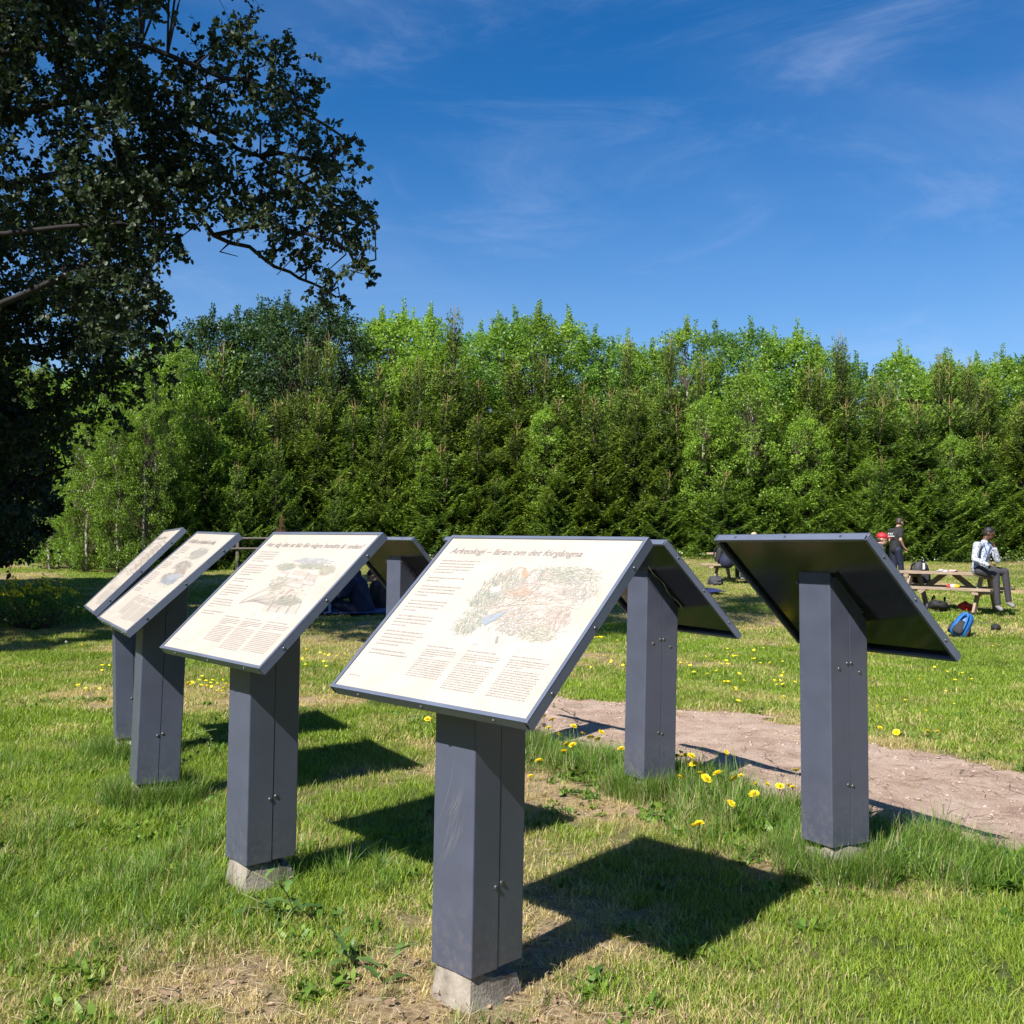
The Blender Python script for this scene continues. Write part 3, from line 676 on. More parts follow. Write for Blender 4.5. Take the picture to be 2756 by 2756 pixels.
for key, x, y, yaw, dz, lean, lab in SIGNS:
    row = 'signs facing the viewer' if key in 'ABCD' else 'signs seen from behind'
    t = empty('information_sign', label=lab, cat='sign', group='information signs in two rows')
    t.matrix_world = Matrix.Translation((x, y, dz)) @ Matrix.Rotation(math.atan(lean), 4, 'Y') @ Matrix.Rotation(R(yaw), 4, 'Z')
    link('post_core', ME['core'], M['core'], t)
    link('post_shell', ME['front'], M['paint'], t); link('post_shell', ME['rear'], M['paint'], t)
    link('footing', footing(ord(key), 0.124), M['concrete'], t)
    bd = link('board', ME['plate'], M['plate'], t)
    link('small_print', PRINT[key if key in PRINT else 'D'][0], None, bd, 'stuff'); link('drawing', PRINT[key if key in PRINT else {'E': 'B', 'F': 'C', 'G': 'D', 'H': 'C'}[key]][1], None, bd, 'stuff')
    link('title', ME['title' + (key if key in 'ABCD' else 'D')], None, bd)
    link('backboard', ME['back'], M['board_back'], t)
    rl = [link('frame_rail', m_, M['rail'], t) for m_ in ME['rails']]
    def put(me_, name, par, co, nrm, mat):
        o = link(name, me_, mat, par); o.matrix_local = Matrix.Translation(co) @ Vector(nrm).to_track_quat('Z', 'Y').to_matrix().to_4x4(); return o
    for sx in (-1, 1):
        for v, z in bolts_low + (bolts_high if key in 'EFGH' or sx < 0 else []):
            put(ME['bolt'], 'bolt', t, (sx * (w2 - (0.0012 if v > 0 else 0)), v, z), (sx, 0, 0), M['bolt'])
        for s in (.12, .37, .62):
            put(ME['screw'], 'screw', rl[0 if sx < 0 else 1], MP @ Vector((sx * h, s, -.019)), (sx, 0, 0), M['bolt'])
    nn = MP.to_3x3() @ Vector((0, -1, 0))
    for u in (-.31, 0, .31):
        put(ME['screw'], 'screw', rl[2], MP @ Vector((u, 0, -.019)), nn, M['bolt'])
        put(ME['screw'], 'screw', rl[3], MP @ Vector((u, PL, -.019)), -nn, M['bolt'])
    # angle brackets that hold the board on the post
    for sx in (-1, 1):
        bm = bmesh.new()
        bx(bm, (sx * (w2 + .0035) - .0015, PL / 2 - .115, -.055), (sx * (w2 + .0035) + .0015, PL / 2 + .115, -.0160), .0004, MP)
        bx(bm, (min(sx * (w2 + .005), sx * (w2 + .020)), PL / 2 - .115, -.0190), (max(sx * (w2 + .005), sx * (w2 + .020)), PL / 2 + .115, -.0162), .0004, MP)
        br = link('bracket', bm_mesh('bracket', bm), M['paint'], t)
        for s in (-.10, 0.0, .10):
            put(ME['screw'], 'screw', br, MP @ Vector((sx * (w2 + .005), PL / 2 + s, -.038)), (sx, 0, 0), M['bolt'])
    if key == 'A': link('scratch', scratches_mesh(), M['scratch'], t)
    if key == 'F':
        g = Geo(); rg = np.random.default_rng(4)
        pts = [MP @ Vector((-w2 - .035 - .012 * math.sin(i * 1.3), PL / 2 - .17 + i * .034, -.0170)) for i in range(11)]
        V = []
        for i, p in enumerate(pts):
            ww = rg.uniform(.002, .006); d = MP.to_3x3() @ Vector((ww, 0, 0)); V += [list(p - d), list(p + d)]
        g.add(np.array(V), np.array([[2 * i, 2 * i + 1, 2 * i + 3, 2 * i + 2] for i in range(10)]))
        link('paint_scrape', g.mesh('paint_scrape'), simple('bare_scrape', (.5, .47, .36), .8), t)
# ------------------------------------------------------------------ grass, flowers, litter
def grass_mat(name, g0, g1, g2, s0, s1, trans=0.30):
    m, nt, b = mat_new(name); L = nt.links
    v = N(nt, 'ShaderNodeAttribute', attribute_name='var'); d = N(nt, 'ShaderNodeAttribute', attribute_name='dry', attribute_type='INSTANCER')
    tn = N(nt, 'ShaderNodeAttribute', attribute_name='tint', attribute_type='INSTANCER')
    gr = ramp(nt, v.outputs['Fac'], [(0.0, g0), (0.5, g1), (1.0, g2)])
    f = N(nt, 'ShaderNodeMath', operation='MULTIPLY', i_1=17.31); L.new(v.outputs['Fac'], f.inputs[0])
    fr = N(nt, 'ShaderNodeMath', operation='FRACT'); L.new(f.outputs[0], fr.inputs[0])
    st = ramp(nt, fr.outputs[0], [(0.0, s0), (1.0, s1)])
    f2 = N(nt, 'ShaderNodeMath', operation='MULTIPLY', i_1=41.7); L.new(v.outputs['Fac'], f2.inputs[0])
    fr2 = N(nt, 'ShaderNodeMath', operation='FRACT'); L.new(f2.outputs[0], fr2.inputs[0])
    sb = N(nt, 'ShaderNodeMath', operation='SUBTRACT'); L.new(d.outputs['Fac'], sb.inputs[0]); L.new(fr2.outputs[0], sb.inputs[1])
    k = N(nt, 'ShaderNodeMapRange', i_1=-0.12, i_2=0.12); L.new(sb.outputs[0], k.inputs[0])
    mx = N(nt, 'ShaderNodeMix', data_type='RGBA'); L.new(k.outputs[0], mx.inputs[0]); L.new(gr.outputs[0], mx.inputs[6]); L.new(st.outputs[0], mx.inputs[7])
    tr = N(nt, 'ShaderNodeMapRange', i_3=0.72, i_4=1.28); L.new(tn.outputs['Fac'], tr.inputs[0])
    sc = N(nt, 'ShaderNodeVectorMath', operation='SCALE'); L.new(mx.outputs[2], sc.inputs[0]); L.new(tr.outputs[0], sc.inputs['Scale'])
    L.new(sc.outputs[0], b.inputs['Base Color']); b.inputs['Roughness'].default_value = 0.45; b.inputs['Specular IOR Level'].default_value = 0.35
    t = N(nt, 'ShaderNodeBsdfTranslucent'); tm = N(nt, 'ShaderNodeVectorMath', operation='MULTIPLY'); tm.inputs[1].default_value = (1.25, 1.3, 0.6)
    L.new(sc.outputs[0], tm.inputs[0]); L.new(tm.outputs[0], t.inputs['Color'])
    ms = N(nt, 'ShaderNodeMixShader', i_0=trans); L.new(b.outputs[0], ms.inputs[1]); L.new(t.outputs[0], ms.inputs[2])
    L.new(ms.outputs[0], nt.nodes['Material Output'].inputs['Surface']); return m
M['lawn'] = grass_mat('lawn_blades', (0.098, 0.172, 0.015), (0.178, 0.282, 0.024), (0.315, 0.400, 0.040), (0.42, 0.33, 0.14), (0.66, 0.53, 0.27))
M['long'] = grass_mat('long_blades', (0.050, 0.125, 0.014), (0.105, 0.215, 0.024), (0.22, 0.33, 0.045), (0.34, 0.26, 0.13), (0.55, 0.46, 0.28))

def tuft(seed, n, rad, hmin, hmax, w, lean=0.5, curl=0.35, seg=2, broad=0.0):
    rg = np.random.default_rng(seed)
    a = rg.uniform(0, 2 * math.pi, n); r = rad * np.sqrt(rg.random(n))
    base = np.stack([r * np.cos(a), r * np.sin(a), np.full(n, -0.006)], -1)
    hh = rg.uniform(hmin, hmax, n); ww = w * rg.uniform(0.6, 1.3, n)
    la = rg.uniform(0, 2 * math.pi, n); ln = np.abs(rg.normal(0, lean, n)); dirn = np.stack([np.cos(la), np.sin(la), np.zeros(n)], -1)
    side = np.stack([-np.sin(la + rg.normal(0, .6, n)), np.cos(la), np.zeros(n)], -1); side = unit(side)
    rows = []
    for i in range(seg + 1):
        t = i / seg; horiz = ln * t + curl * t * t * rg.uniform(.2, 1.4, n)
        p = base + dirn * (hh * horiz * .75)[:, None]; p[:, 2] += hh * t * (1 - 0.25 * t * np.clip(ln, 0, 1.5))
        k = ww * (1 - t) ** 0.6 if t < 1 else ww * 0.12
        if broad and 0 < t < 1: k = ww * 1.5
        rows.append(np.stack([p - side * k[:, None] / 2, p + side * k[:, None] / 2], 1))
    V = np.stack(rows, 1).reshape(-1, 3); m = (seg + 1) * 2
    F = np.concatenate([np.array([[2 * i, 2 * i + 1, 2 * i + 3, 2 * i + 2]]) for i in range(seg)])
    F = (np.arange(n)[:, None, None] * m + F[None]).reshape(-1, 4)
    return V, F, np.repeat(rg.random(n), m)
def source(name, items, mat):
    """Source pieces for a scatter: kept in a collection of their own, outside the scene."""
    c = bpy.data.collections.new(name + '_source')
    for k, (V, F, A) in enumerate(items):
        me = np_mesh(name, V, F, A, smooth=False); me.materials.append(mat)
        o = bpy.data.objects.new('%s_tuft' % name, me); o['kind'] = 'stuff'; c.objects.link(o)
    return c
def scatter(name, P, rot, scl, idx, dry, tint, coll, label):
    me = bpy.data.meshes.new(name); n = len(P)
    me.vertices.add(n); me.vertices.foreach_set('co', np.asarray(P, np.float32).ravel())
    def A(nm, ty, v):
        a = me.attributes.new(nm, ty, 'POINT'); a.data.foreach_set('vector' if ty == 'FLOAT_VECTOR' else 'value', np.asarray(v, np.int32 if ty == 'INT' else np.float32).ravel())
    A('rot', 'FLOAT_VECTOR', rot); A('scl', 'FLOAT_VECTOR', scl); A('idx', 'INT', idx); A('dry', 'FLOAT', dry); A('tint', 'FLOAT', tint)
    o = bpy.data.objects.new(name, me); C.objects.link(o); tag(o, label, kind='stuff')
    ng = bpy.data.node_groups.new(name + '_scatter', 'GeometryNodeTree')
    ng.interface.new_socket('Geometry', in_out='INPUT', socket_type='NodeSocketGeometry'); ng.interface.new_socket('Geometry', in_out='OUTPUT', socket_type='NodeSocketGeometry')
    gi = ng.nodes.new('NodeGroupInput'); go = ng.nodes.new('NodeGroupOutput')
    ip = ng.nodes.new('GeometryNodeInstanceOnPoints'); ci = ng.nodes.new('GeometryNodeCollectionInfo')
    ci.inputs['Collection'].default_value = coll; ci.inputs['Separate Children'].default_value = True; ci.inputs['Reset Children'].default_value = True
    def NA(nm, ty):
        x = ng.nodes.new('GeometryNodeInputNamedAttribute'); x.data_type = ty; x.inputs['Name'].default_value = nm; return [s for s in x.outputs if s.enabled and s.name == 'Attribute'][0]
    l = ng.links
    l.new(gi.outputs[0], ip.inputs['Points']); l.new(ci.outputs[0], ip.inputs['Instance']); ip.inputs['Pick Instance'].default_value = True
    l.new(NA('idx', 'INT'), ip.inputs['Instance Index']); l.new(NA('scl', 'FLOAT_VECTOR'), ip.inputs['Scale'])
    er = ng.nodes.new('FunctionNodeEulerToRotation'); l.new(NA('rot', 'FLOAT_VECTOR'), er.inputs[0]); l.new(er.outputs[0], ip.inputs['Rotation'])
    l.new(ip.outputs[0], go.inputs[0])
    md = o.modifiers.new('scatter', 'NODES'); md.node_group = ng
    return o
def in_view(x, y, pad=0.8): return np.abs(x) < y * 0.512 + pad
def sample(rg, y0, y1, dens, pad=0.8):
    xm = y1 * 0.512 + pad; n = int(dens * 2 * xm * (y1 - y0))
    x = rg.uniform(-xm, xm, n); y = rg.uniform(y0, y1, n); k = in_view(x, y, pad); return x[k], y[k]
near = source('lawn', [tuft(100 + i, 44, 0.055, .018, .050, .0034, .8, .5) for i in range(6)], M['lawn'])
mid = source('lawn_mid', [tuft(120 + i, 90, 0.12, .022, .055, .0062, .8, .5) for i in range(5)], M['lawn'])
far = source('lawn_far', [tuft(140 + i, 150, 0.24, .02, .052, .012, .8, .5) for i in range(5)], M['lawn'])
rg = np.random.default_rng(77)
BASES = [(x, y) for _, x, y, *_ in SIGNS]
def off_posts(x, y, r=0.10):
    k = np.ones(len(x), bool)
    for bx_, by_ in BASES: k &= np.hypot(x - bx_, y - by_) > r
    return k
def lay(name, bands, coll, nvar, label, up=1.0):
    X = []; Y = []
    for y0, y1, dns, pad in bands:
        x, y = sample(rg, y0, y1, dns, pad); X.append(x); Y.append(y)
    x = np.concatenate(X); y = np.concatenate(Y)
    dr = dryness(x, y); pd = path_d(x, y)
    keepp = (pd < 0.0) | (rg.random(len(x)) < 0.22 * np.clip(1 - pd / .32, 0, 1)) | (rg.random(len(x)) < .012); keepp &= (rg.random(len(x)) < 1 - 0.55 * sstep(.55, 1, dr)); keepp &= off_posts(x, y)
    keepp &= rg.random(len(x)) < 1 - 0.55 * sstep(-0.18, 0.02, pd)
    x, y, dr, pd = x[keepp], y[keepp], dr[keepp], pd[keepp]; n = len(x)
    P = np.stack([x, y, fgz(x, y)], -1)
    s = rg.uniform(.75, 1.25, n) * (1 - 0.3 * sstep(.3, .9, dr)) * (1 + 0.5 * longness(x, y)) * up
    scl = np.stack([s, s, s * rg.uniform(.7, 1.2, n)], -1)
    rot = np.stack([rg.normal(0, .08, n), rg.normal(0, .08, n), rg.uniform(0, 6.28, n)], -1)
    tint = np.clip(fbm(x, y, 0.9, 61) * .55 + fbm(x, y, 5.0, 62) * .5 + rg.normal(0, .08, n), 0, 1)
    scatter(name, P, rot, scl, rg.integers(0, nvar, n), dr, tint, coll, label); return n
nn_ = lay('mown_grass', [(2.2, 4.2, 520, .9), (4.2, 7.2, 360, 1.2)], near, 6, 'short mown grass between the sign rows')
nn_ += lay('mown_grass', [(7.2, 10.5, 150, 1.6), (10.5, 15.5, 85, 2.0)], mid, 5, 'short grass of the lawn beyond the path')
nn_ += lay('mown_grass', [(15.5, 26, 24, 3.0), (26, 43, 13, 3.5)], far, 5, 'lawn stretching to the edge of the wood')
# long uncut grass
lg = source('long', [tuft(160 + i, 26, 0.05, .07, .17, .0040, .42, .5, 3) for i in range(5)] + [tuft(170 + i, 9, 0.04, .14, .30, .0040, .25, .35, 4) for i in range(3)], M['long'])
x, y = sample(rg, 2.6, 9.5, 480, 1.0); ln_ = longness(x, y)
near_post = np.zeros(len(x))
for bx_, by_ in BASES: near_post = np.maximum(near_post, (np.abs(np.hypot(x - bx_, y - by_) - .20) < .085) * (1.6 if by_ > 4.4 else 0.22))
k = (rg.random(len(x)) < np.maximum(ln_ * np.where(x > -.3, 1.1, .62), near_post)) & off_posts(x, y, .125); x, y, ln_ = x[k], y[k], ln_[k]; n = len(x)
npk = near_post[k]; s = rg.uniform(.5, 1.0, n) * np.maximum(0.72 + .30 * ln_ + .28 * (x > -.3) * ln_, (npk > 1) * 1.0)
ix = np.where(rg.random(n) < .94, rg.integers(0, 5, n), rg.integers(5, 8, n))
scatter('long_grass', np.stack([x, y, fgz(x, y)], -1), np.stack([rg.normal(0, .12, n), rg.normal(0, .12, n), rg.uniform(0, 6.28, n)], -1),
        np.stack([s, s, s * rg.uniform(.8, 1.1, n)], -1), ix, dryness(x, y) * .35 + .10, rg.uniform(.2, .8, n), lg, 'long uncut grass round the posts and along the path edge')
# thick tufts right against the feet of the posts that stand in uncut grass
X = []; Y = []
for bx_, by_ in BASES[2:7]:
    a = rg.uniform(0, 6.28, 230); r = rg.uniform(.115, .23, 230); X.append(bx_ + r * np.cos(a)); Y.append(by_ + r * np.sin(a))
x = np.concatenate(X); y = np.concatenate(Y); n = len(x); s = rg.uniform(.75, 1.25, n)
scatter('long_grass', np.stack([x, y, fgz(x, y)], -1), np.stack([rg.normal(0, .1, n), rg.normal(0, .1, n), rg.uniform(0, 6.28, n)], -1), np.stack([s * .8, s * .8, s], -1), rg.integers(0, 5, n), np.full(n, .12), rg.uniform(.1, .7, n), lg, 'thick tufts of grass hiding the feet of the posts')
# low broad-leaved herbs in patches
hb = source('herb', [tuft(180 + i, 16, 0.05, .015, .045, .011, 1.5, .6, 3, 1.0) for i in range(5)], M['long'])
x, y = sample(rg, 2.4, 9.0, 150, .3); f = sstep(.58, .76, fbm(x, y, 2.6, 91)) * .8 + longness(x, y) * np.where(x > -.3, 1.2, .3) + .5 * sstep(.55, .68, fbm(x, y, 3.3, 97)) * (y < 4.0)
k = (rg.random(len(x)) < f) & (path_d(x, y) < -.06) & off_posts(x, y, .12); x, y = x[k], y[k]; n = len(x); s = rg.uniform(.6, 1.3, n) * (1 + .9 * longness(x, y) * (x > -.3))
scatter('clover_and_herbs', np.stack([x, y, fgz(x, y) + .006], -1), np.stack([rg.normal(0, .1, n), rg.normal(0, .1, n), rg.uniform(0, 6.28, n)], -1), np.stack([s, s, s], -1),
        rg.integers(0, 5, n), np.full(n, -.2), rg.uniform(.0, .5, n), hb, 'low broad-leaved herbs growing in patches of the grass')

# litter
def litter(name, x, y, lmin, lmax, w, mat, label, zlift=.012, seed=1, thin=False):
    r = np.random.default_rng(seed); n = len(x); c = np.stack([x, y, fgz(x, y) + r.uniform(.002, zlift * 2, n)], -1)
    a = r.uniform(0, 6.28, n); d = unit(np.stack([np.cos(a), np.sin(a), r.normal(0, .10 if thin else .35, n)], -1)); wv = unit(np.cross(d, np.array([0, 0, 1.0])) + r.normal(0, .05 if thin else .45, (n, 3)))
    g = Geo()
    if thin:
        L_ = r.uniform(lmin, lmax, n); b_ = r.normal(0, .3, n); q1 = c + d * L_[:, None] * .5 + np.cross(d, [0, 0, 1.0]) * (b_ * L_ * .3)[:, None]; q2 = c + d * L_[:, None]
        q1[:, 2] = c[:, 2]; q2[:, 2] = c[:, 2]
        ww = (w * r.uniform(.5, 1.3, n))[:, None]; V = np.stack([c - wv * ww, c + wv * ww, q1 - wv * ww, q1 + wv * ww, q2 - wv * ww * .5, q2 + wv * ww * .5], 1).reshape(-1, 3)
        F = (np.arange(n)[:, None, None] * 6 + np.array([[0, 1, 3, 2], [2, 3, 5, 4]])[None]).reshape(-1, 4); g.add(V, F, np.repeat(r.random(n), 6))
    else: g.rhomb(c, d, wv, r.uniform(lmin, lmax, n), w * r.uniform(.6, 1.4, n), r.random(n))
    o = link(name, g.mesh(name), mat, kind='stuff'); tag(o, label); return o
M['litter'] = leaf_mat('dead_leaves', (0.13, 0.075, 0.045), (0.36, 0.25, 0.17), .8, .1, spec=.2, tcol=(1.1, 1, .8))
M['twig'] = leaf_mat('dry_twigs', (0.030, 0.020, 0.015), (0.13, 0.085, 0.06), .85, .0, spec=.1)
x, y = sample(rg, 2.3, 6.5, 520, .3); dr_ = dryness(x, y)
k = rg.random(len(x)) < (sstep(.45, .9, dr_) * sstep(4.3, 3.1, y) * .8 + .015); litter('leaf_litter', x[k], y[k], .015, .038, .016, M['litter'], 'curled dead leaves lying in the dry grass', .012, 2)
x, y = sample(rg, 2.3, 7.0, 420, .3); dr_ = dryness(x, y); k = rg.random(len(x)) < sstep(.35, .8, dr_) * .75
litter('dry_straw', x[k], y[k], .03, .09, .0016, leaf_mat('straw', (.30, .22, .13), (.55, .45, .28), .8, .1, spec=.2), 'pale dead grass straws in the worn patches', .02, 3, True)
x, y = sample(rg, 4.0, 10.5, 240, .5); k = (path_d(x, y) > -.05) & (rg.random(len(x)) < .35 + .65 * (fbm(x, y, 1.2, 71) > .5)); litter('twig_litter', x[k], y[k], .03, .22, .0019, M['twig'], 'thin twigs and needles strewn on the sandy path', .016, 4, True)
x, y = sample(rg, 4.0, 10.0, 260, .5); k = path_d(x, y) > -.02; x, y = x[k], y[k]; n = len(x); g = Geo(); q = np.random.default_rng(8)
oct_ = np.array([[1, 0, 0], [0, 1, 0], [-1, 0, 0], [0, -1, 0], [0, 0, .7], [0, 0, -.4]], float); OF = np.array([[0, 1, 4, 4], [1, 2, 4, 4], [2, 3, 4, 4], [3, 0, 4, 4]])
r_ = q.gamma(2.0, .0024, n)[:, None, None] + .002; V = np.stack([x, y, fgz(x, y) + .018], -1)[:, None] + (oct_[None] + q.normal(0, .18, (n, 6, 3))) * r_
me = bpy.data.meshes.new('gravel'); me.from_pydata([tuple(v) for v in V.reshape(-1, 3)], [], [(6 * i + a, 6 * i + b, 6 * i + 4) for i in range(n) for a, b in ((0, 1), (1, 2), (2, 3), (3, 0))]); tag(link('gravel', me, simple('grit', (.34, .26, .21), .9, var=.5, scale=60)), 'small stones and grit strewn on the sandy path', kind='stuff')

# dandelions
def on_ground_h(px, py, hh):
    lo, hi = 1.5, 60.0
    for _ in range(40):
        m = (lo + hi) / 2; p = at(px, py, m)
        if p.z - hh > gz(p.x, p.y): lo = m
        else: hi = m
    p = at(px, py, lo); return p
M['petal'] = simple('dandelion_yellow', (0.88, 0.70, 0.015), .55); M['stem'] = simple('flower_stem', (0.20, 0.24, 0.08), .5); M['seed'] = simple('seed_white', (0.62, 0.60, 0.55), .8)
def head_mesh(seed, r=0.026):
    q = np.random.default_rng(seed); g = Geo()
    for ring, (n, el, l) in enumerate(((20, .12, 1.0), (16, .45, .82), (11, .85, .6), (6, 1.25, .45))):
        a = np.arange(n) * 2 * math.pi / n + q.uniform(0, 1); e = el + q.normal(0, .08, n)
        d = np.stack([np.cos(a) * np.cos(e), np.sin(a) * np.cos(e), np.sin(e)], -1); w = np.stack([-np.sin(a), np.cos(a), 0 * a], -1)
        g.rhomb(np.zeros((n, 3)) + d * .001, d, w, r * l * q.uniform(.9, 1.1, n), r * .36, q.random(n), mid=.7)
    V, F = tube([(0, 0, -.008), (0, 0, -.002), (0, 0, .001)], [.003, .006, .004], 7, False); g.add(V, F, .5, 1)
    me = g.mesh('flower_head'); me.materials.append(M['petal']); me.materials.append(M['stem']); return me
def seed_mesh():
    q = np.random.default_rng(9); n = 90; d = rnd_unit(q, n); g = Geo(); w = unit(np.cross(d, rnd_unit(q, n)))
    g.rhomb(d * .002, d, w, .016, .0012, .5); w2_ = unit(np.cross(d, w))
    for a in (w, w2_): g.rhomb(d * .0165 - a * .004, a, np.cross(d, a), .008, .0035, .5)
    me = g.mesh('seed_head'); me.materials.append(M['seed']); return me
def stem_mesh(h, seed):
    q = random.Random(seed); bx_, by_ = q.uniform(-.15, .15), q.uniform(-.15, .15)
    V, F = tube([(-bx_ * h * (1 - t) ** 2 * 1.5, -by_ * h * (1 - t) ** 2 * 1.5, -h * (1 - t)) for t in (0, .25, .5, .75, 1)], [.0024, .0022, .002, .0019, .0018], 6, False)
    me = np_mesh('stem', V, F, smooth=True); me.materials.append(M['stem']); return me
HEADS = [head_mesh(i) for i in range(4)]; SEED = seed_mesh(); STEMS = {h: [stem_mesh(h, 5 * i + int(h * 100)) for i in range(3)] for h in (.05, .09, .14, .19, .24)}
def farhead():
    V, F = tube([(0, 0, -.004), (0, 0, .004), (0, 0, .010)], [.016, .024, .010], 7, False); V = np.concatenate([V, [[0, 0, .012]]]); n = 7
    F = np.concatenate([F, [[14 + i, 14 + (i + 1) % n, 21, 21] for i in range(n)]])
    me = bpy.data.meshes.new('dandelion'); me.from_pydata([tuple(v) for v in V], [], [tuple(dict.fromkeys(f)) for f in F.tolist()]); me.materials.append(M['petal']); return me
FARHEAD = farhead()
def pts(ox, oy, sc, L): return [(ox + a / sc, oy + b / sc) for a, b in L]
clusters = [
 ('dandelions in the long grass left of the first post seen from behind', 'bright yellow dandelion in long grass between the Arkeologi post and the next post', .19, pts(1380, 1850, 3.22, [(268,250),(190,343),(310,352),(400,410),(527,337),(768,392),(735,452),(676,435),(465,495),(520,500),(445,557),(228,637),(155,772),(940,533)])),
 ('dandelions between the two posts by the path', 'bright yellow dandelion in the tangle of grass between the two right posts', .19, pts(1380, 1850, 3.22, [(1420,597),(1500,594),(1465,594),(1525,680),(1568,662),(1622,745),(1775,745),(1675,790),(1447,783),(1615,1180),(1565,1200),(1890,1005)]) + pts(1900, 1380, 2.146, [(278,1625),(350,1567),(145,1680),(68,1505)])),
 ('dandelions on the lawn beyond the path', 'small yellow dandelion on the sunlit lawn beyond the sandy path', .05, pts(1900, 1380, 2.146, [(125,785),(162,795),(170,827),(122,855),(90,873),(120,875),(315,868),(280,843),(448,922),(437,940),(430,968),(400,970),(445,988),(412,993),(515,977),(108,975),(130,975),(222,970),(172,1010),(175,1020),(450,1062),(188,1085),(10,930),(455,775),(277,793),(945,813),(975,815),(1320,890),(1395,918),(1480,925),(1440,965),(1535,962),(1152,1083),(1273,1143),(1335,1265),(1280,1262),(1005,1243),(1100,1268),(990,1120),(1235,962)])
   + pts(1550, 1380, 2.147, [(70,745),(122,718),(140,718),(155,718),(240,738),(88,892),(203,858),(272,880),(600,745),(605,866),(632,872),(660,880),(752,830),(805,858),(868,852),(878,873),(880,822),(910,827),(935,825),(1020,843),(1068,868),(1120,866),(1195,860),(680,920),(945,930),(818,910),(858,977),(885,978),(972,970),(920,1010),(928,1022),(1160,992),(1195,990),(1265,977),(1150,970),(940,1087),(66,808)])),
 ('dandelions seen between the left sign posts', 'small yellow dandelion on the grass behind the posts of the left signs', .05, pts(200, 1380, 2.76, [(105,917),(57,983),(205,1170),(260,1133),(208,1133),(27,1280),(85,1303),(190,1305),(950,1213),(930,1243),(980,1247),(1030,1243),(1105,1244),(1063,1268),(1015,1262),(945,1280),(985,1285),(1020,1290),(1110,1300),(1130,1270),(865,1275),(880,1260),(850,1263),(1060,1322),(1098,1325),(915,540)])),
 ('dandelions between the farmyard sign and the Arkeologi sign', 'small yellow dandelion on the grass between farmyard board and Arkeologi board', .05, pts(200, 1380, 2.76, [(1695,1085),(1730,1080),(1722,1015),(1745,1035),(1830,1040),(1860,1052),(1870,1137),(1855,1105),(1718,1127),(1810,800)]) + pts(850, 1400, 2.147, [(25,765),(48,818),(60,842),(75,778),(105,805),(122,783),(172,775),(178,820),(100,997),(645,1105),(645,1150),(1610,675),(1630,675),(1650,675),(1705,815),(1590,850),(1440,905)])),
]
rr = random.Random(31)
more = rr
for k in range(34):   # the flowers stand thick along the near edge of the path
    u_ = rr.random(); i_ = 0 if u_ < .5 else 1; a = rr.random()
    x_, y_ = (.25 + 1.0 * a, 7.25 - 1.05 * a) if i_ == 0 else (.95 + .75 * a, 5.95 - .75 * a); x_ += rr.gauss(0, .16); y_ += rr.gauss(0, .13)
    EXTRA = globals().setdefault('EXTRA_', []); EXTRA.append((i_, x_, y_))
for grp, lab, hh, L in clusters:
    for px, py in L:
        h = hh * rr.uniform(.7, 1.25); hk = min(STEMS, key=lambda q: abs(q - h)); p = on_ground_h(px, py, hk)
        if p.y > 8.5:
            o = link('dandelion', FARHEAD, None); o.location = p; o.scale = [rr.uniform(.6, .95)] * 3; o.rotation_euler = (rr.gauss(0, .3), rr.gauss(0, .3), rr.uniform(0, 6)); tag(o, lab, 'flower', grp)
        else:
            t = empty('dandelion', p, (0, 0, rr.uniform(0, 6)), lab, 'flower', grp)
            o = link('flower_head', rr.choice(HEADS), None, t); o.rotation_euler = (rr.gauss(0, .35), rr.gauss(0, .35), 0); o.scale = [rr.uniform(.75, 1.2)] * 3
            link('stem', rr.choice(STEMS[hk]), None, t)
for i_, x_, y_ in EXTRA_:
    if path_d(x_, y_) > -.05: continue
    grp, lab = clusters[i_][:2]; hk = rr.choice((.14, .19, .24)); t = empty('dandelion', (x_, y_, gz(x_, y_) + hk), (0, 0, rr.uniform(0, 6)), lab, 'flower', grp)
    o = link('flower_head', rr.choice(HEADS), None, t); o.rotation_euler = (rr.gauss(0, .4), rr.gauss(0, .4), 0); o.scale = [rr.uniform(.7, 1.1)] * 3; link('stem', rr.choice(STEMS[hk]), None, t)
grp = 'dandelions strewn far out on the lawn'
for i in range(70):
    y = rr.uniform(9, 17); x = rr.uniform(-.4, .52) * y
    if fbm(x, y, .5, 5) < .45 or path_d(x, y) > -.1: continue
    o = link('dandelion', FARHEAD, None); o.location = (x, y, gz(x, y) + .045); o.scale = [rr.uniform(.5, .8)] * 3; tag(o, 'tiny yellow dandelion dot on the wide lawn towards the wood', 'flower', grp)
for (px, py, hk, lab) in ((1464.5, 1951, .14, 'white dandelion seed head in the clump right of the Arkeologi board'), (874, 1653, .14, 'white dandelion seed head in front of the sitting dark hooded person, left one'), (917, 1650, .14, 'white dandelion seed head in front of the sitting dark hooded person, right one'), (178, 1728, .09, 'white dandelion seed head in shade edge at far left, larger of the pair'), (162, 1719, .09, 'white dandelion seed head in shade edge at far left, smaller of the pair')):
    p = on_ground_h(px, py, hk)
    if px > 800 and px < 1000: p = at(px, py, min(p.y, 17.0))
    t = empty('dandelion_clock', p, (0, 0, 0), lab, 'flower'); link('seed_head', SEED, None, t); s_ = link('stem', STEMS[hk][0], None, t)
    g_ = p.z - gz(p.x, p.y)
    if abs(g_ - hk) > .03: s_.scale = (1, 1, max(g_, .05) / hk)

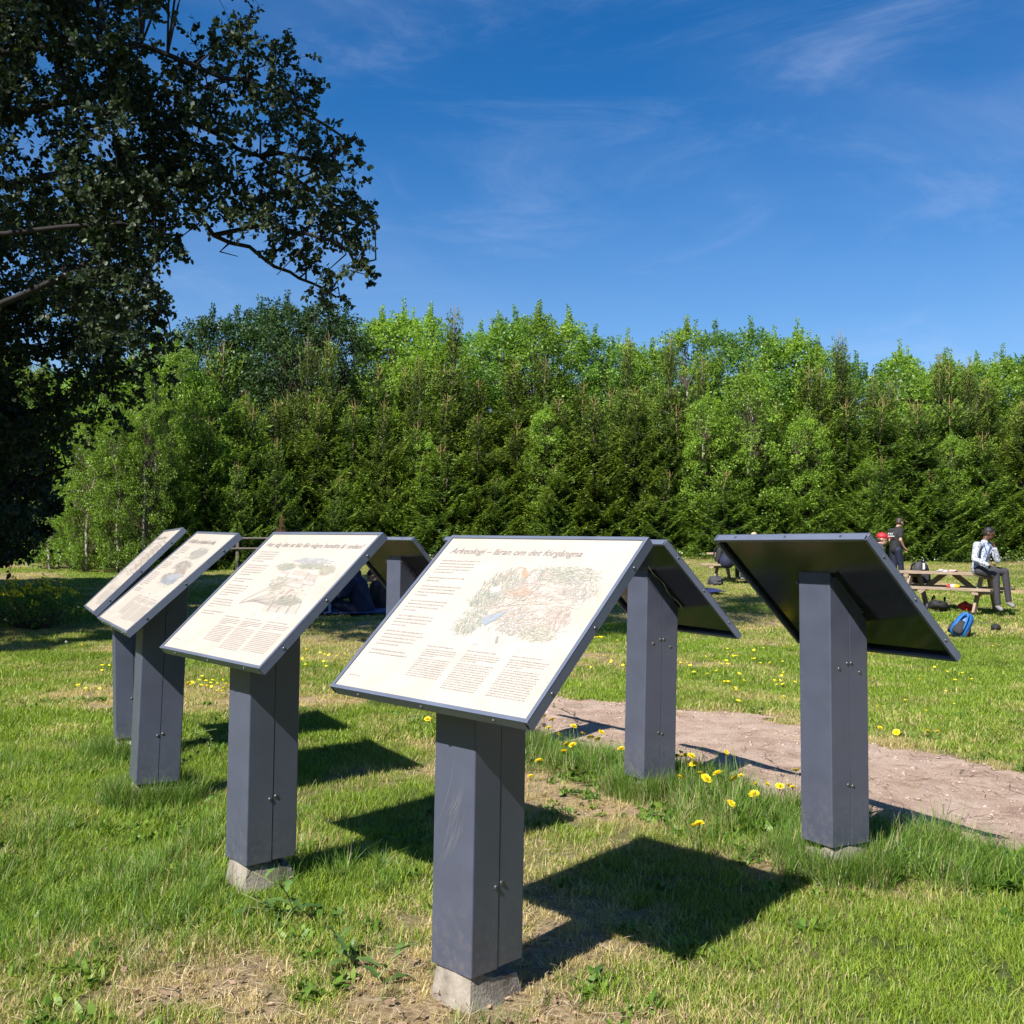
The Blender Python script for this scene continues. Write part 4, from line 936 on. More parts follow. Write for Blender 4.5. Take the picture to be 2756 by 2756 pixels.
# leafy weeds
M['weed'] = leaf_mat('weed_leaves', (0.055, 0.115, 0.028), (0.13, 0.22, 0.055), .45, .3)
def weed(loc, h, nl, ll, lw, seed, label, cat='weed', droop=.4, name='leafy_weed'):
    q = np.random.default_rng(seed); t = empty(name, loc, (0, 0, q.uniform(0, 6)), label, cat)
    P = [np.array([q.normal(0, .02) * i, q.normal(0, .02) * i, h * i / 4]) for i in range(5)]
    V, F = tube(P, [.004, .0035, .003, .0025, .0015], 6, False); me = np_mesh('stem', V, F, smooth=True); link('stem', me, M['stem'], t)
    for i in range(nl):
        f = (i + .3) / nl; k = f * 4; j = min(int(k), 3); b = P[j] * (1 - (k - j)) + P[j + 1] * (k - j); a = i * 2.4 + q.normal(0, .3); e = .9 - .5 * (1 - f) + q.normal(0, .15); L_ = ll * (1.1 - .6 * f) * q.uniform(.8, 1.2)
        rows = []; S_ = 7
        for s in range(S_):
            u = s / (S_ - 1); x_ = L_ * u * math.cos(e) ; z_ = L_ * (u * math.sin(e) - droop * u * u); wv = lw * math.sin(math.pi * min(u * .9 + .06, 1)) * (1 + .30 * ((s % 2) * 2 - 1)) * (1.1 - .5 * f) / 2
            c_, s_ = math.cos(a), math.sin(a)
            for sg, up_ in ((-1, .35), (0, 0), (1, .35)): rows.append((b[0] + x_ * c_ - sg * wv * s_, b[1] + x_ * s_ + sg * wv * c_, b[2] + z_ + up_ * wv))
        F = []
        for s in range(S_ - 1):
            for c2 in (0, 1): F.append([3 * s + c2, 3 * s + c2 + 1, 3 * s + c2 + 4, 3 * s + c2 + 3])
        link('leaf', np_mesh('leaf', np.array(rows), F, np.full(len(rows), q.random()), smooth=True), M['weed'], t)
    return t
def gp(px, py): return on_ground(px, py)
for i, (px, py, h, nl, ll, lw, lab) in enumerate([
  (757, 2490, .20, 7, .13, .035, 'tall sow thistle stalk with long toothed leaves before the farmyard post'),
  (705, 2470, .08, 6, .13, .035, 'low rosette weed with arched leaves left of the tall thistle stalk'),
  (942, 2600, .10, 6, .13, .034, 'weed with two upright leaves among dead leaves, left of the Arkeologi post'),
  (1035, 2650, .12, 6, .10, .025, 'thin stemmed weed at the bottom edge just left of the Arkeologi post'),
  (1545, 1975, .22, 9, .07, .02, 'stalky weed arching over the path edge between dandelions'),
  (1725, 2130, .22, 8, .08, .02, 'sprawling weed leaning on the foot of the post seen from behind')]):
    weed(gp(px, py), h, nl, ll, lw, 50 + i, lab)
for i, (px, py, h) in enumerate([(372, 2120, .26), (392, 2135, .22), (412, 2120, .25), (432, 2125, .30), (452, 2135, .24), (470, 2120, .31), (486, 2135, .22), (575, 2010, .24), (560, 2035, .2)]):
    o = weed(gp(px, py), h, 13, .05, .026, 80 + i, ('leafy green herb stem growing against the foot of the watery board post' if i < 7 else 'leafy green herb stem in shade left of the farmyard post'), droop=.2, name='herb_stem'); o['group'] = 'herb stems at the foot of the left posts'
# ------------------------------------------------------------------ trees
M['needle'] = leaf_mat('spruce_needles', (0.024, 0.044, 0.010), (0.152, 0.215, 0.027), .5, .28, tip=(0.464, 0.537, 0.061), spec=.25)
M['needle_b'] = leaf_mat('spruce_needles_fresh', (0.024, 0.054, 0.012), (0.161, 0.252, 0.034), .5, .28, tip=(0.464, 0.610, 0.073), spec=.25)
M['bark'] = simple('bark', (0.13, 0.095, 0.07), .9, var=.3, scale=8, bump=.6, bscale=30)
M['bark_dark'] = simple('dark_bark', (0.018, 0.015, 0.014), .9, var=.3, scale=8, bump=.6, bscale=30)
M['bark_pale'] = simple('pale_bark', (0.34, 0.31, 0.26), .85, var=.35, scale=6)
M['leader'] = simple('spruce_leader_bark', (0.26, 0.18, 0.07), .8, var=.2, scale=9)
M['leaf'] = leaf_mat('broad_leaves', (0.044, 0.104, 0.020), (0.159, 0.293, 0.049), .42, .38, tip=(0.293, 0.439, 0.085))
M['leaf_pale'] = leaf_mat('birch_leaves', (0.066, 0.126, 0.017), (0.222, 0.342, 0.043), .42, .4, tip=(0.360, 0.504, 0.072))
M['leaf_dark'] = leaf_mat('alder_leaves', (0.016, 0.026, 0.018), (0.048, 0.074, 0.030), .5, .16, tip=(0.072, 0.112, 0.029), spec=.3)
M['dead'] = simple('dead_needles', (0.16, 0.075, 0.045), .9, var=.3, scale=6)

def spruce(seed, H, Rm, mat, gap=1.0, sparse_top=0.24):
    """Spruce with whorled branches, hanging side twigs and needle-clad shoots down to the ground."""
    q = np.random.default_rng(seed); g = Geo(); lead = Geo(); c = []; d = []; l = []; a = []; w = []
    tp = [(q.normal(0, .01) * i, q.normal(0, .01) * i, H * i / 8) for i in range(9)]
    z = .15
    while z < H * .985:
        f = z / H
        step = (.19 + .12 * (1 - f)) * (1 if f < .8 else 1.6) * gap * q.uniform(.8, 1.25)
        nb = q.integers(4, 7) if f < .85 else q.integers(3, 5)
        ph = q.uniform(0, 6.28)
        Lb = Rm * (1 - f) ** .78 * (1 if f > .12 else .8 + f)
        for k in range(nb):
            L_ = Lb * (q.uniform(.45, 1.0) if q.random() < .62 else q.uniform(1.0, 1.38)) + .10
            az = ph + k * 2 * math.pi / nb + q.normal(0, .2); ca, sa = math.cos(az), math.sin(az)
            rise = .55 if f > 1 - sparse_top else (.12 - .42 * (1 - f) ** 1.0)
            n = max(3, int(L_ / .07)); t = np.linspace(.06, 1, n); zb = z + q.normal(0, .04)
            rr_ = L_ * t; zz = zb + L_ * (rise * t + .42 * t ** 2.4 + (.5 * t if f > 1 - sparse_top else 0)) - .10 * L_ * np.sin(t * 3.1)
            if f > 1 - sparse_top: rr_ = rr_ * .62
            side = q.normal(0, .05) * t ** 2
            B = np.stack([rr_ * ca - side * sa, rr_ * sa + side * ca, zz], -1)
            T = unit(np.gradient(B, axis=0)); S_ = np.array([-sa, ca, 0.0])
            (lead if f > .95 else g).tube(B[::max(1, n // 4)], np.linspace(.012 * (1 - f) + .004, .002, len(B[::max(1, n // 4)])), 4, .0, 1)
            # side twigs with shoots
            for i in range(n):
                if f > .86 and q.random() < (f - .86) * 2.5: continue
                for sg in (-1, 1):
                    ll = (.12 + .42 * min(L_, 1.6) * (1 - t[i]) ** .8 * min(1, 3.5 * t[i])) * q.uniform(.6, 1.2)
                    m_ = max(1, int(ll / .062)); u = (np.arange(m_) + .5) / m_
                    dirn = unit(T[i] * .75 + sg * S_ * .85 + np.array([0, 0, -.10]) + q.normal(0, .12, 3))
                    p = B[i] + dirn * (u * ll)[:, None]; p[:, 2] -= (.75 if f < .8 else .1) * ll * u ** 2
                    for s2 in (-1, 1):
                        dd = unit(dirn + s2 * .7 * T[i] + np.stack([q.normal(0, .25, m_), q.normal(0, .25, m_), q.normal(-.22, .25, m_)], -1))
                        c.append(p); d.append(dd); l.append(q.uniform(.09, .17, m_)); w.append(q.uniform(.028, .048, m_))
                        a.append(np.clip(-.05 + .62 * t[i] ** 1.4 * np.ones(m_) + .34 * u * t[i] + q.normal(0, .12, m_), 0, .90))  # inner shoots darker: shade between boughs put into colour, outer growth lighter
                    # fresh tips
                    if q.random() < .55: c.append(p[-1:]); d.append(dirn[None] + [[0, 0, .15]]); l.append([.075]); w.append([.026]); a.append([1.0 if t[i] > .45 else .7])
        z += step
    c = np.concatenate(c); d = unit(np.concatenate(d)); l = np.concatenate(l); w = np.concatenate(w); a = np.concatenate(a)
    wd = unit(np.cross(d, rnd_unit(q, len(c)) * .8 + np.array([0, 0, .9])))
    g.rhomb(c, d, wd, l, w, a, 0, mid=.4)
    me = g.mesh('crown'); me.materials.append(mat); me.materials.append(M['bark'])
    V, F = tube(tp, np.linspace(.010 + .009 * H, .006, 9), 8, False); tr = np_mesh('trunk', V, F, smooth=True); tr.materials.append(M['bark'])
    V, F = tube([tp[-1], (tp[-1][0] + .01, tp[-1][1], H + .18), (tp[-1][0], tp[-1][1] + .015, H + .42)], [.011, .008, .004], 6, False); lead.add(V, F)
    b0 = tp[-2]; V, F = tube([b0, tp[-1]], [.015, .011], 6, False); lead.add(V + [0, 0, 0], F)
    for k in range(4):
        az = k * 1.57 + q.uniform(0, 1); L_ = q.uniform(.20, .34); z0 = H + .04
        P = [(tp[-1][0] + L_ * s * math.cos(az) * (1 - .35 * s), tp[-1][1] + L_ * s * math.sin(az) * (1 - .35 * s), z0 + L_ * 1.1 * s * (.3 + .7 * s)) for s in (0, .35, .7, 1)]
        lead.tube(P, [.009, .008, .006, .003], 5)
    lm = lead.mesh('leader'); lm.materials.append(M['leader']); 
    return dict(crown=me, trunk=tr, leader=lm)

def clump_leaves(q, cen, rad, n, ls, up=.35, flat=.75):
    """Leaves on the outside of one twig clump."""
    v = rnd_unit(q, n); r = rad * (0.45 + .6 * q.random(n)) ; p = cen + v * r[:, None] * np.array([1, 1, flat])
    d = unit(v * .8 + rnd_unit(q, n) * .9 + np.array([0, 0, -.25])); nrm = unit(rnd_unit(q, n) * .75 + v * .5 + np.array([0, 0, up])); w = unit(np.cross(d, nrm))
    return p, d, w, ls * q.uniform(.65, 1.25, n)
def broadleaf(seed, H, Rm, mat, barkm, ls=.100, nclump=235, per=88, base=.06, spire=.5, slim=1.0):
    """Broadleaved tree: forked limbs carrying uneven leaf clumps from near the ground to ragged leading shoots."""
    q = np.random.default_rng(seed); g = Geo(); wood = Geo()
    tp = np.array([(q.normal(0, .05) * i ** .5, q.normal(0, .05) * i ** .5, H * .96 * i / 8) for i in range(9)])
    wood.tube(tp, np.linspace(.02 + .011 * H, .008, 9), 7)
    lobes = q.uniform(0, 6.28, 3)
    for k in range(nclump):
        f = base + (1 - base) * (k + q.random()) / nclump; z = H * f
        env = max(.12, Rm * min(1, 1.5 * f + .42) * math.sqrt(max(0, 1 - f ** 4.5)) * slim)
        az = q.uniform(0, 6.28); r = env * (.45 + .55 * q.random() ** .5) * (1 + .18 * math.sin(2 * az + lobes[0] + 5 * f) + .12 * math.sin(3 * az + lobes[1]))
        cen = np.array([r * math.cos(az), r * math.sin(az), z + q.normal(0, .12)]); j = min(7, int(max(0, f - .12) * 8)); b = tp[j]
        mid = (b + cen) / 2 + np.array([0, 0, -.05]); wood.tube([b, mid, cen], [.012, .008, .003], 4, m=1)
        rad = q.uniform(.28, .52) * (1 - .25 * f)
        p, d, w, l = clump_leaves(q, cen, rad, int(per * q.uniform(.6, 1.3)), ls)
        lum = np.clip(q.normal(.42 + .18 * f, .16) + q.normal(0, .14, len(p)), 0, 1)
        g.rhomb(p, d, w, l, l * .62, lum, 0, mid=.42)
    for k in range(int(16 * spire)):
        az = q.uniform(0, 6.28); r = Rm * q.uniform(0, .62) * slim; zb = H * (1 - .33 * (r / Rm) ** 1.3) - .25; L_ = q.uniform(.4, 1.05)
        P = [np.array([r * math.cos(az), r * math.sin(az), zb]), np.array([r * math.cos(az) * 1.03, r * math.sin(az) * 1.03, zb + L_ * .5]), np.array([r * math.cos(az) * 1.04 + q.normal(0, .05), r * math.sin(az) * 1.04, zb + L_])]
        wood.tube(P, [.008, .005, .002], 4, m=1)
        for s in np.linspace(.1, 1, 12):
            cc = P[0] + (P[2] - P[0]) * s; p, d, w, l = clump_leaves(q, cc, .10 * (1.4 - s), 9, ls * .9); g.rhomb(p, d, w, l, l * .55, np.clip(q.normal(.6, .15, len(p)), 0, 1), 0)
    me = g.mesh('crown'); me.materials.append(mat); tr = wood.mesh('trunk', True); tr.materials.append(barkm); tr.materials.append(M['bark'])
    return dict(crown=me, trunk=tr)

def plant(kind, spec, loc, scale, rot, label, cat, group, name):
    t = empty(name, loc, (0, 0, rot), label, cat, group); t.scale = scale if not np.isscalar(scale) else (scale,) * 3
    for k, me in spec.items(): link(k, me, None, t)
    return t
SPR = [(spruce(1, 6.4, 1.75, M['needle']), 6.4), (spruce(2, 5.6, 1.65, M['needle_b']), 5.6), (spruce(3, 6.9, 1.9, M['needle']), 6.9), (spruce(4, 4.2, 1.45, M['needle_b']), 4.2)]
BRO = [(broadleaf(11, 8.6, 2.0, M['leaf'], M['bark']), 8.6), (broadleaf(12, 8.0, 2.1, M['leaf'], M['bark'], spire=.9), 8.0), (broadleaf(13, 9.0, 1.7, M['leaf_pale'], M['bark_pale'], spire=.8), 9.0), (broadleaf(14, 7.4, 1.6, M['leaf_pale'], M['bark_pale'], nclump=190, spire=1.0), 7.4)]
rt = random.Random(99)
M['leaf_mid'] = leaf_mat('mid_dark_leaves', (0.014, 0.034, 0.010), (0.050, 0.100, 0.024), .45, .25, tip=(0.10, 0.17, 0.04))  # darker leaf colour for the left-hand trees at the back
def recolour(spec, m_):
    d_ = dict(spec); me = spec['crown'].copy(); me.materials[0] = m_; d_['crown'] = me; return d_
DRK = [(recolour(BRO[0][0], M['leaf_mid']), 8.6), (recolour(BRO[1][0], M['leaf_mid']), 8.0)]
def tree_at(px, topy, D, spec, H, name, cat, label, group, wide=1.0):
    p = at(px, topy, D); z0 = gz(p.x, D) - .05; s = (p.z - z0) / H
    return plant(name, spec, (p.x, D, z0), (s * wide, s * wide, s), rt.uniform(0, 6.28), label, cat, group, name)
# broadleaved trees behind, tops read off the skyline
sky_line = [(-60, 1000, 3), (30, 960, 2), (120, 1000, 2), (320, 985, 3), (430, 925, 2), (565, 868, 1), (640, 870, 0), (707, 850, 0), (772, 832, 1), (862, 828, 0), (925, 862, 1), (1030, 868, 2), (1085, 862, 3), (1152, 862, 2), (1215, 935, 3), (1290, 905, 1), (1345, 885, 2),
            (1392, 868, 1), (1445, 855, 2), (1530, 880, 3), (1600, 915, 1), (1690, 935, 3), (1752, 950, 2), (1850, 892, 2), (1925, 905, 0), (2022, 898, 1), (2085, 930, 3), (2145, 912, 3), (2205, 945, 2), (2300, 985, 1), (2420, 962, 3), (2470, 1005, 0), (2545, 985, 3), (2630, 985, 2), (2700, 975, 3), (2790, 960, 1), (2880, 940, 2)]
for i, (px, ty, v) in enumerate(sky_line):
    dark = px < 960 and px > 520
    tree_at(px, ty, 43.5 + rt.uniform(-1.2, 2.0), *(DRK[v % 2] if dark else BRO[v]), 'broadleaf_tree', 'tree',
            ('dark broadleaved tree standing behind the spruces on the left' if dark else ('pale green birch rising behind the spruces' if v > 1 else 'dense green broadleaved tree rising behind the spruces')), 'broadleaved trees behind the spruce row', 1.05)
for i in range(22):
    px = -60 + i * 138 + rt.uniform(-30, 30)
    tree_at(px, 1010 + rt.uniform(-30, 30), 47.5 + rt.uniform(-.5, 1.5), *BRO[i % 4], 'broadleaf_tree', 'tree', 'green broadleaved tree deep in the wood, mostly hidden', 'trees deep in the wood', 1.3)
# spruce rows
i = 0
for row, (D, step, y0, y1) in enumerate(((40.6, 92, 985, 1090), (38.6, 104, 1060, 1170), (37.3, 150, 1200, 1320))):
    px = -80 + row * 35
    while px < 2900:
        if not (250 < px < 460 and row < 2) and not (px < 500 and row == 2):
            v = rt.randrange(3) if row < 2 else (1 if rt.random() < .4 else 3)
            lab = ('tall dark spruce with tan leading shoot in the rear spruce row', 'spruce with drooping sprays at the front edge of the wood', 'young low spruce spreading at the edge of the lawn')[row]
            tree_at(px, rt.uniform(y0, y1) + (0 if px < 1900 else 20), D + rt.uniform(-.6, .6), *SPR[v], 'spruce_tree', 'tree', lab, ('rear row of spruces', 'front row of spruces', 'young spruces at the lawn edge')[row], (1.25, 1.4, 1.55)[row] * rt.uniform(.85, 1.15))
        px += step * rt.uniform(.8, 1.2); i += 1
# tan bare leaders that stand clear of the foliage
for px, ty in ((828, 935), (885, 925), (1222, 855), (1128, 985), (1804, 930), (1890, 990), (1690, 935), (2263, 915), (2528, 975), (2605, 990), (2350, 1030), (2395, 1040), (2210, 1010)):
    tree_at(px, ty, 39.9, *SPR[2] if px % 2 else SPR[0], 'spruce_tree', 'tree', 'spruce whose bare tan leader stands clear against the leaves', 'spruces with tall bare leaders', .72)
for px, ty in ((1150, 1190), (1470, 1110), (2165, 1130), (2335, 1240), (1905, 1075), (2015, 1010), (1340, 1270), (2560, 1180)):
    tree_at(px, ty, 38.2, *BRO[2 + px % 2], 'broadleaf_tree', 'tree', 'low light green broadleaved sapling squeezed between the front spruces', 'saplings among the spruces', 1.0)
# pale birches on the left, in sun
for px, ty, D, v in ((210, 1010, 33, 2), (285, 985, 33.6, 3), (352, 975, 34, 2), (420, 990, 33.2, 3), (480, 935, 35, 2), (150, 1060, 33.5, 3), (245, 1100, 31.8, 3), (395, 1080, 31.6, 2), (530, 1010, 35.2, 3), (325, 1120, 31.4, 3)):
    tree_at(px, ty, D, *BRO[v], 'birch_tree', 'tree', 'bright young birch with thin pale trunk in the sunlit group on the left', 'sunlit young birches on the left', .8)
for px, ty, D in ((600, 960, 36.5), (560, 1150, 34.5), (680, 1120, 36.0), (640, 1260, 33.8), (470, 1240, 33.0), (745, 1200, 35.2)):
    tree_at(px, ty, D, *SPR[1], 'spruce_tree', 'tree', 'spruce with pale fresh tips just right of the sunlit birches', 'spruces beside the birches', 1.15)
# thin whips standing above the skyline on the left
t = tree_at(757, 1392, 33.0, *SPR[3], 'dead_spruce', 'tree', 'small dead spruce with rusty brown twigs behind the farmyard sign', None, .55)
for c_ in t.children:
    if c_.data.name.startswith('crown'): me = c_.data.copy(); me.materials[0] = M['dead']; me.materials[1] = M['dead']; c_.data = me

# ---- the big dark alder hanging in from the left
def near_tree(name, base, trunk_pts, limbs, clumps, seed, label, ls=.064, mat=None, per=40, spray=7):
    q = np.random.default_rng(seed); t = empty(name, base, (0, 0, 0), label, 'tree'); B = np.array(base)
    wood = Geo(); nodes = []
    tp = np.array([list(p) for p in trunk_pts]); wood.tube(tp - B, np.linspace(.30, .06, len(tp)), 12); 
    for p0, p1 in zip(tp[:-1], tp[1:]):
        for s in np.linspace(0, 1, 6): nodes.append(p0 + (p1 - p0) * s)
    lw = Geo()
    for L_, r0 in limbs:
        P = np.array([list(p) for p in L_]); 
        # smooth a little by midpoint wiggle
        PP = []
        for a_, b_ in zip(P[:-1], P[1:]):
            for s in (0, .34, .67): PP.append(a_ + (b_ - a_) * s + (q.normal(0, .04, 3) if s else 0))
        PP.append(P[-1]); PP = np.array(PP)
        lw.tube(PP - B, np.linspace(r0, .014, len(PP)), 7)
        for p0, p1 in zip(PP[:-1], PP[1:]):
            for s in (0, .5): nodes.append(p0 + (p1 - p0) * s)
    nodes = np.array(nodes); g = Geo(); tw = Geo()
    for (c, rad, dens) in clumps:
        c = np.array(list(c)); k = np.argmin(np.linalg.norm(nodes - c, axis=1)); b = nodes[k]
        mid = (b + c) / 2 + np.array([0, 0, .06]) + q.normal(0, .08, 3); tw.tube(np.array([b, mid, c]) - B, [.014, .010, .005], 5)
        out = unit(c - b + 1e-6)
        for s in range(int(spray * dens * (rad / .45) ** 2)):
            d0 = unit(out * .55 + rnd_unit(q, 1)[0] + np.array([.15, 0, -.05])); L1 = rad * q.uniform(.6, 1.3); n = 9; u = np.linspace(0, 1, n)
            st = c + rnd_unit(q, 1)[0] * rad * .25
            P = st + d0 * (u * L1)[:, None] + np.array([0, 0, -.16 * L1]) * (u ** 2)[:, None] + np.cumsum(q.normal(0, .012, (n, 3)), 0)
            tw.tube(P[::2] - B, [.004, .0035, .003, .0025, .0015], 3)
            m_ = per // 2; uu = q.uniform(.15, 1.0, m_); idx = uu * (n - 1); j = np.minimum(idx.astype(int), n - 2); fr = (idx - j)[:, None]; pp = P[j] * (1 - fr) + P[j + 1] * fr
            dl = unit(rnd_unit(q, m_) * .9 + d0 * .5 + np.array([0, 0, -.25])); nrm = unit(rnd_unit(q, m_) * .8 + np.array([0, 0, .6])); wv = unit(np.cross(dl, nrm)); l = ls * q.uniform(.6, 1.2, m_)
            pp = pp + dl * (.012 * q.random(m_))[:, None] - B
            v = np.clip(q.normal(.45, .2, m_), 0, 1)
            # leaf: six-point oval in two quads, folded along the midrib
            nrm = np.cross(wv, dl); e = l[:, None]; W_ = e * .36
            V = np.stack([pp, pp + dl * e * .38 + wv * W_ + nrm * e * .06, pp + dl * e * .8 + wv * W_ * .75 + nrm * e * .04, pp + dl * e, pp + dl * e * .8 - wv * W_ * .75 + nrm * e * .04, pp + dl * e * .38 - wv * W_ + nrm * e * .06], 1).reshape(-1, 3)
            F = (np.arange(m_)[:, None, None] * 6 + np.array([[0, 1, 2, 3], [0, 3, 4, 5]])[None]).reshape(-1, 4); g.add(V, F, np.repeat(v, 6))
    def add(nm, geo, m_, sm=True):
        me = geo.mesh(nm, sm); me.materials.append(m_); link(nm, me, None, t)
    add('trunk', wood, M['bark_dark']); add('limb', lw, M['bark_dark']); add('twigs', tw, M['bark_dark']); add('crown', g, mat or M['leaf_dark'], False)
    t.children[2]['kind'] = 'stuff'
    return t
A_ = at
tb = (-7.6, 11.0, gz(-7.6, 11.0) - .1)
trunk = [tb, (-7.5, 11.0, 2.2), (-7.2, 11.0, 4.6), (-7.0, 10.9, 7.0), (-6.8, 10.8, 9.5), (-6.6, 10.5, 11.8), (-6.2, 10.4, 13.8)]
limbs = [([(-7.3, 11, 3.9), (-6.2, 11.2, 5.2), A_(400, 420, 11.6), A_(520, 563, 11.8), A_(575, 633, 11.9), A_(700, 688, 12), A_(805, 749, 12.1), A_(905, 800, 12.1)], .045),
         ([(-7.1, 11, 5.6), A_(300, 250, 11.4), A_(520, 330, 11.5), A_(700, 420, 11.6), A_(850, 520, 11.7), A_(1000, 610, 11.8)], .042),
         ([(-7.0, 11, 6.6), A_(380, 120, 11), A_(600, 210, 11), A_(770, 250, 11.2), A_(940, 380, 11.4)], .036),
         ([A_(575, 633, 11.9), A_(740, 600, 11.6), A_(900, 650, 11.5), A_(985, 720, 11.4)], .03), ([A_(700, 420, 11.6), A_(860, 430, 11.3), A_(960, 372, 11.2)], .03),
         ([(-7.3, 11, 3.6), (-6.0, 10.6, 4.6), A_(330, 600, 11.2), A_(490, 660, 11.2)], .04), ([(-7.4, 11, 3.0), (-6.6, 11.2, 3.6), A_(250, 700, 11.6), A_(400, 780, 11.6), A_(450, 850, 11.6)], .05)]
cl = []
def el(px, py, D, rad, dens=1.0): cl.append((A_(px, py, D), rad, dens))
qq = random.Random(8)
for px, py, rad, dens in [(560, 250, .42, 1), (640, 210, .4, 1), (730, 245, .42, 1), (800, 270, .36, .9), (590, 330, .45, 1), (680, 330, .4, .6), (760, 330, .42, 1), (840, 345, .36, .9), (870, 400, .36, 1), (520, 400, .48, 1.1), (600, 430, .4, .9), (700, 430, .42, 1), (790, 420, .42, 1), (860, 450, .4, 1), (930, 420, .24, .9), (965, 375, .14, .9),
    (500, 500, .42, 1.1), (560, 510, .42, 1), (640, 500, .42, 1), (720, 520, .42, 1.1), (800, 510, .4, 1), (880, 510, .36, 1), (940, 500, .26, .9), (620, 570, .36, .9), (690, 590, .38, 1), (760, 590, .4, 1), (840, 590, .36, .8), (920, 570, .36, 1), (975, 580, .24, 1), (1015, 575, .13, .8),
    (740, 660, .32, .8), (800, 660, .34, .8), (870, 650, .34, .8), (940, 650, .32, 1), (990, 640, .2, .9), (1010, 625, .12, .7), (830, 720, .3, .9), (880, 730, .28, .9), (960, 705, .28, 1), (990, 740, .16, .9), (860, 780, .22, .8), (915, 800, .18, .8), (640, 690, .12, .6), (745, 740, .12, .6),
    (420, 560, .4, 1), (360, 600, .45, 1.1), (430, 630, .36, 1), (470, 650, .26, 1), (400, 680, .3, 1), (300, 520, .5, 1), (440, 470, .45, 1.1), (380, 500, .45, 1.1), (330, 430, .5, 1.1), (420, 380, .5, 1.1), (480, 320, .48, 1), (400, 290, .5, 1), (500, 230, .45, 1), (560, 160, .5, .9), (660, 130, .5, .9), (760, 170, .45, .9), (840, 215, .26, .8),
    (300, 640, .4, 1.1), (270, 720, .45, 1.1), (340, 720, .4, .9), (390, 760, .32, .8), (300, 800, .42, 1), (380, 830, .34, 1), (430, 850, .24, .9), (230, 640, .5, 1.1), (200, 780, .5, 1.1), (250, 870, .45, 1), (340, 900, .34, .8), (410, 905, .26, .8), (460, 900, .15, .7)]:
    el(px, py, 11.6 + qq.uniform(-.7, .7), rad, dens * (.86 if px > 480 else 1.1))
for k in range(34): el(qq.uniform(-60, 430), qq.uniform(-40, 540), 11.2 + qq.uniform(-.8, .8), .46, .9)
# the part of the crown above and to the left of the picture
for k in range(230):
    th = qq.uniform(0, 6.28); r = 3.9 * qq.random() ** .5; x = -6.9 + r * math.cos(th); y = 9.6 + r * math.sin(th) * 1.0; z = qq.uniform(5.0, 12.2) - .10 * r * r
    if z < 3.5 or y + .84 * z < 15.6: continue
    px = 1378 + x / max(y, .1) * 2740; py = 1464 - (z - 1.42) / max(y, .1) * 2740
    if px > 250 and py > 60: continue
    cl.append((Vector((x, y, z)), .62, .75))
for k in range(115):
    x = qq.uniform(-9.5, -2.4); y = qq.uniform(7.4, 12.6); z = qq.uniform(10.5, 15.5)
    if 1464 - (z - 1.42) / y * 2740 > -160: continue
    cl.append((Vector((x, y, z)), .85, .62))
near_tree('alder_tree', tb, trunk, limbs, cl, 21, 'big dark leafed tree whose long bough hangs into the sky from the upper left', per=48, spray=21)
# second dark tree behind it, filling the left edge down to the lawn
tb = (-8.9, 16.5, gz(-8.9, 16.5) - .1)
cl = []
for k in range(120):
    py = qq.uniform(560, 1440); f = (py - 560) / 880; right = 330 + 110 * math.sin(f * 5.2) - (190 * max(0, f - .42) if f > .42 else 0) - (150 * max(0, f - .75)); px = qq.uniform(-120, right - 40)
    cl.append((A_(px, py, 15.6 + qq.uniform(-1.2, 1.2)), .52, .85 if px < 260 else .6))
for px, py in ((440, 940), (400, 1000), (350, 1040), (300, 1090), (430, 1000), (380, 960), (300, 980), (330, 1100), (250, 1130)): cl.append((A_(px, py, 15.2), .36, .6))
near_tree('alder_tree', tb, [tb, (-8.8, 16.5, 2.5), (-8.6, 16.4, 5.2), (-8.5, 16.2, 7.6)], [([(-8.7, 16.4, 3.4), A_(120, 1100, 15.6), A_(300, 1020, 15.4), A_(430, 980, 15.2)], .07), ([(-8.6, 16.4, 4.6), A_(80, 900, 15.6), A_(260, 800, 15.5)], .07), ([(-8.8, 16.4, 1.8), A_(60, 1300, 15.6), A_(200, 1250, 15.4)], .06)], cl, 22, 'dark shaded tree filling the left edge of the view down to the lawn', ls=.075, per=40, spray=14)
# tall shade trees just outside the left side of the view; their shadow lies over the left of the lawn
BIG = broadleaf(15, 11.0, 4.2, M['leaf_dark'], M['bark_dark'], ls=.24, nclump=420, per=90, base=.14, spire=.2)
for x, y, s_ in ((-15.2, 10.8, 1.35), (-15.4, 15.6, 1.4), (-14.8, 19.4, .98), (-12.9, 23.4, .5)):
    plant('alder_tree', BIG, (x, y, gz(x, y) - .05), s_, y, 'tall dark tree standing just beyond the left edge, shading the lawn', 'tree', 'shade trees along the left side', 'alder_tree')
# yellow flowering shrub in the shade
q = np.random.default_rng(5); c0 = A_(95, 1560, 15.0); g0 = gz(c0.x, 15.0); g = Geo(); fl = Geo(); st = Geo()
for k in range(150):
    th = q.uniform(0, 6.28); r = .68 * q.random() ** .5; z = q.uniform(.05, .62) * (1 - .5 * (r / .7) ** 2) + .1; cen = np.array([r * math.cos(th), r * math.sin(th), z])
    p, d, w, l = clump_leaves(q, cen, .12, 30, .045); g.rhomb(p, d, w, l, l * .5, np.clip(q.normal(.5, .2, len(p)), 0, 1), 0)
    st.tube([(cen[0] * .2, cen[1] * .2, 0), cen * [.7, .7, .6], cen], [.008, .006, .003], 4)
    if z > .42 or q.random() < .12:
        p, d, w, l = clump_leaves(q, cen + [0, 0, .10], .04, 14, .045, 1.0); fl.rhomb(p, d, w, l, l * .6, .5, 0)
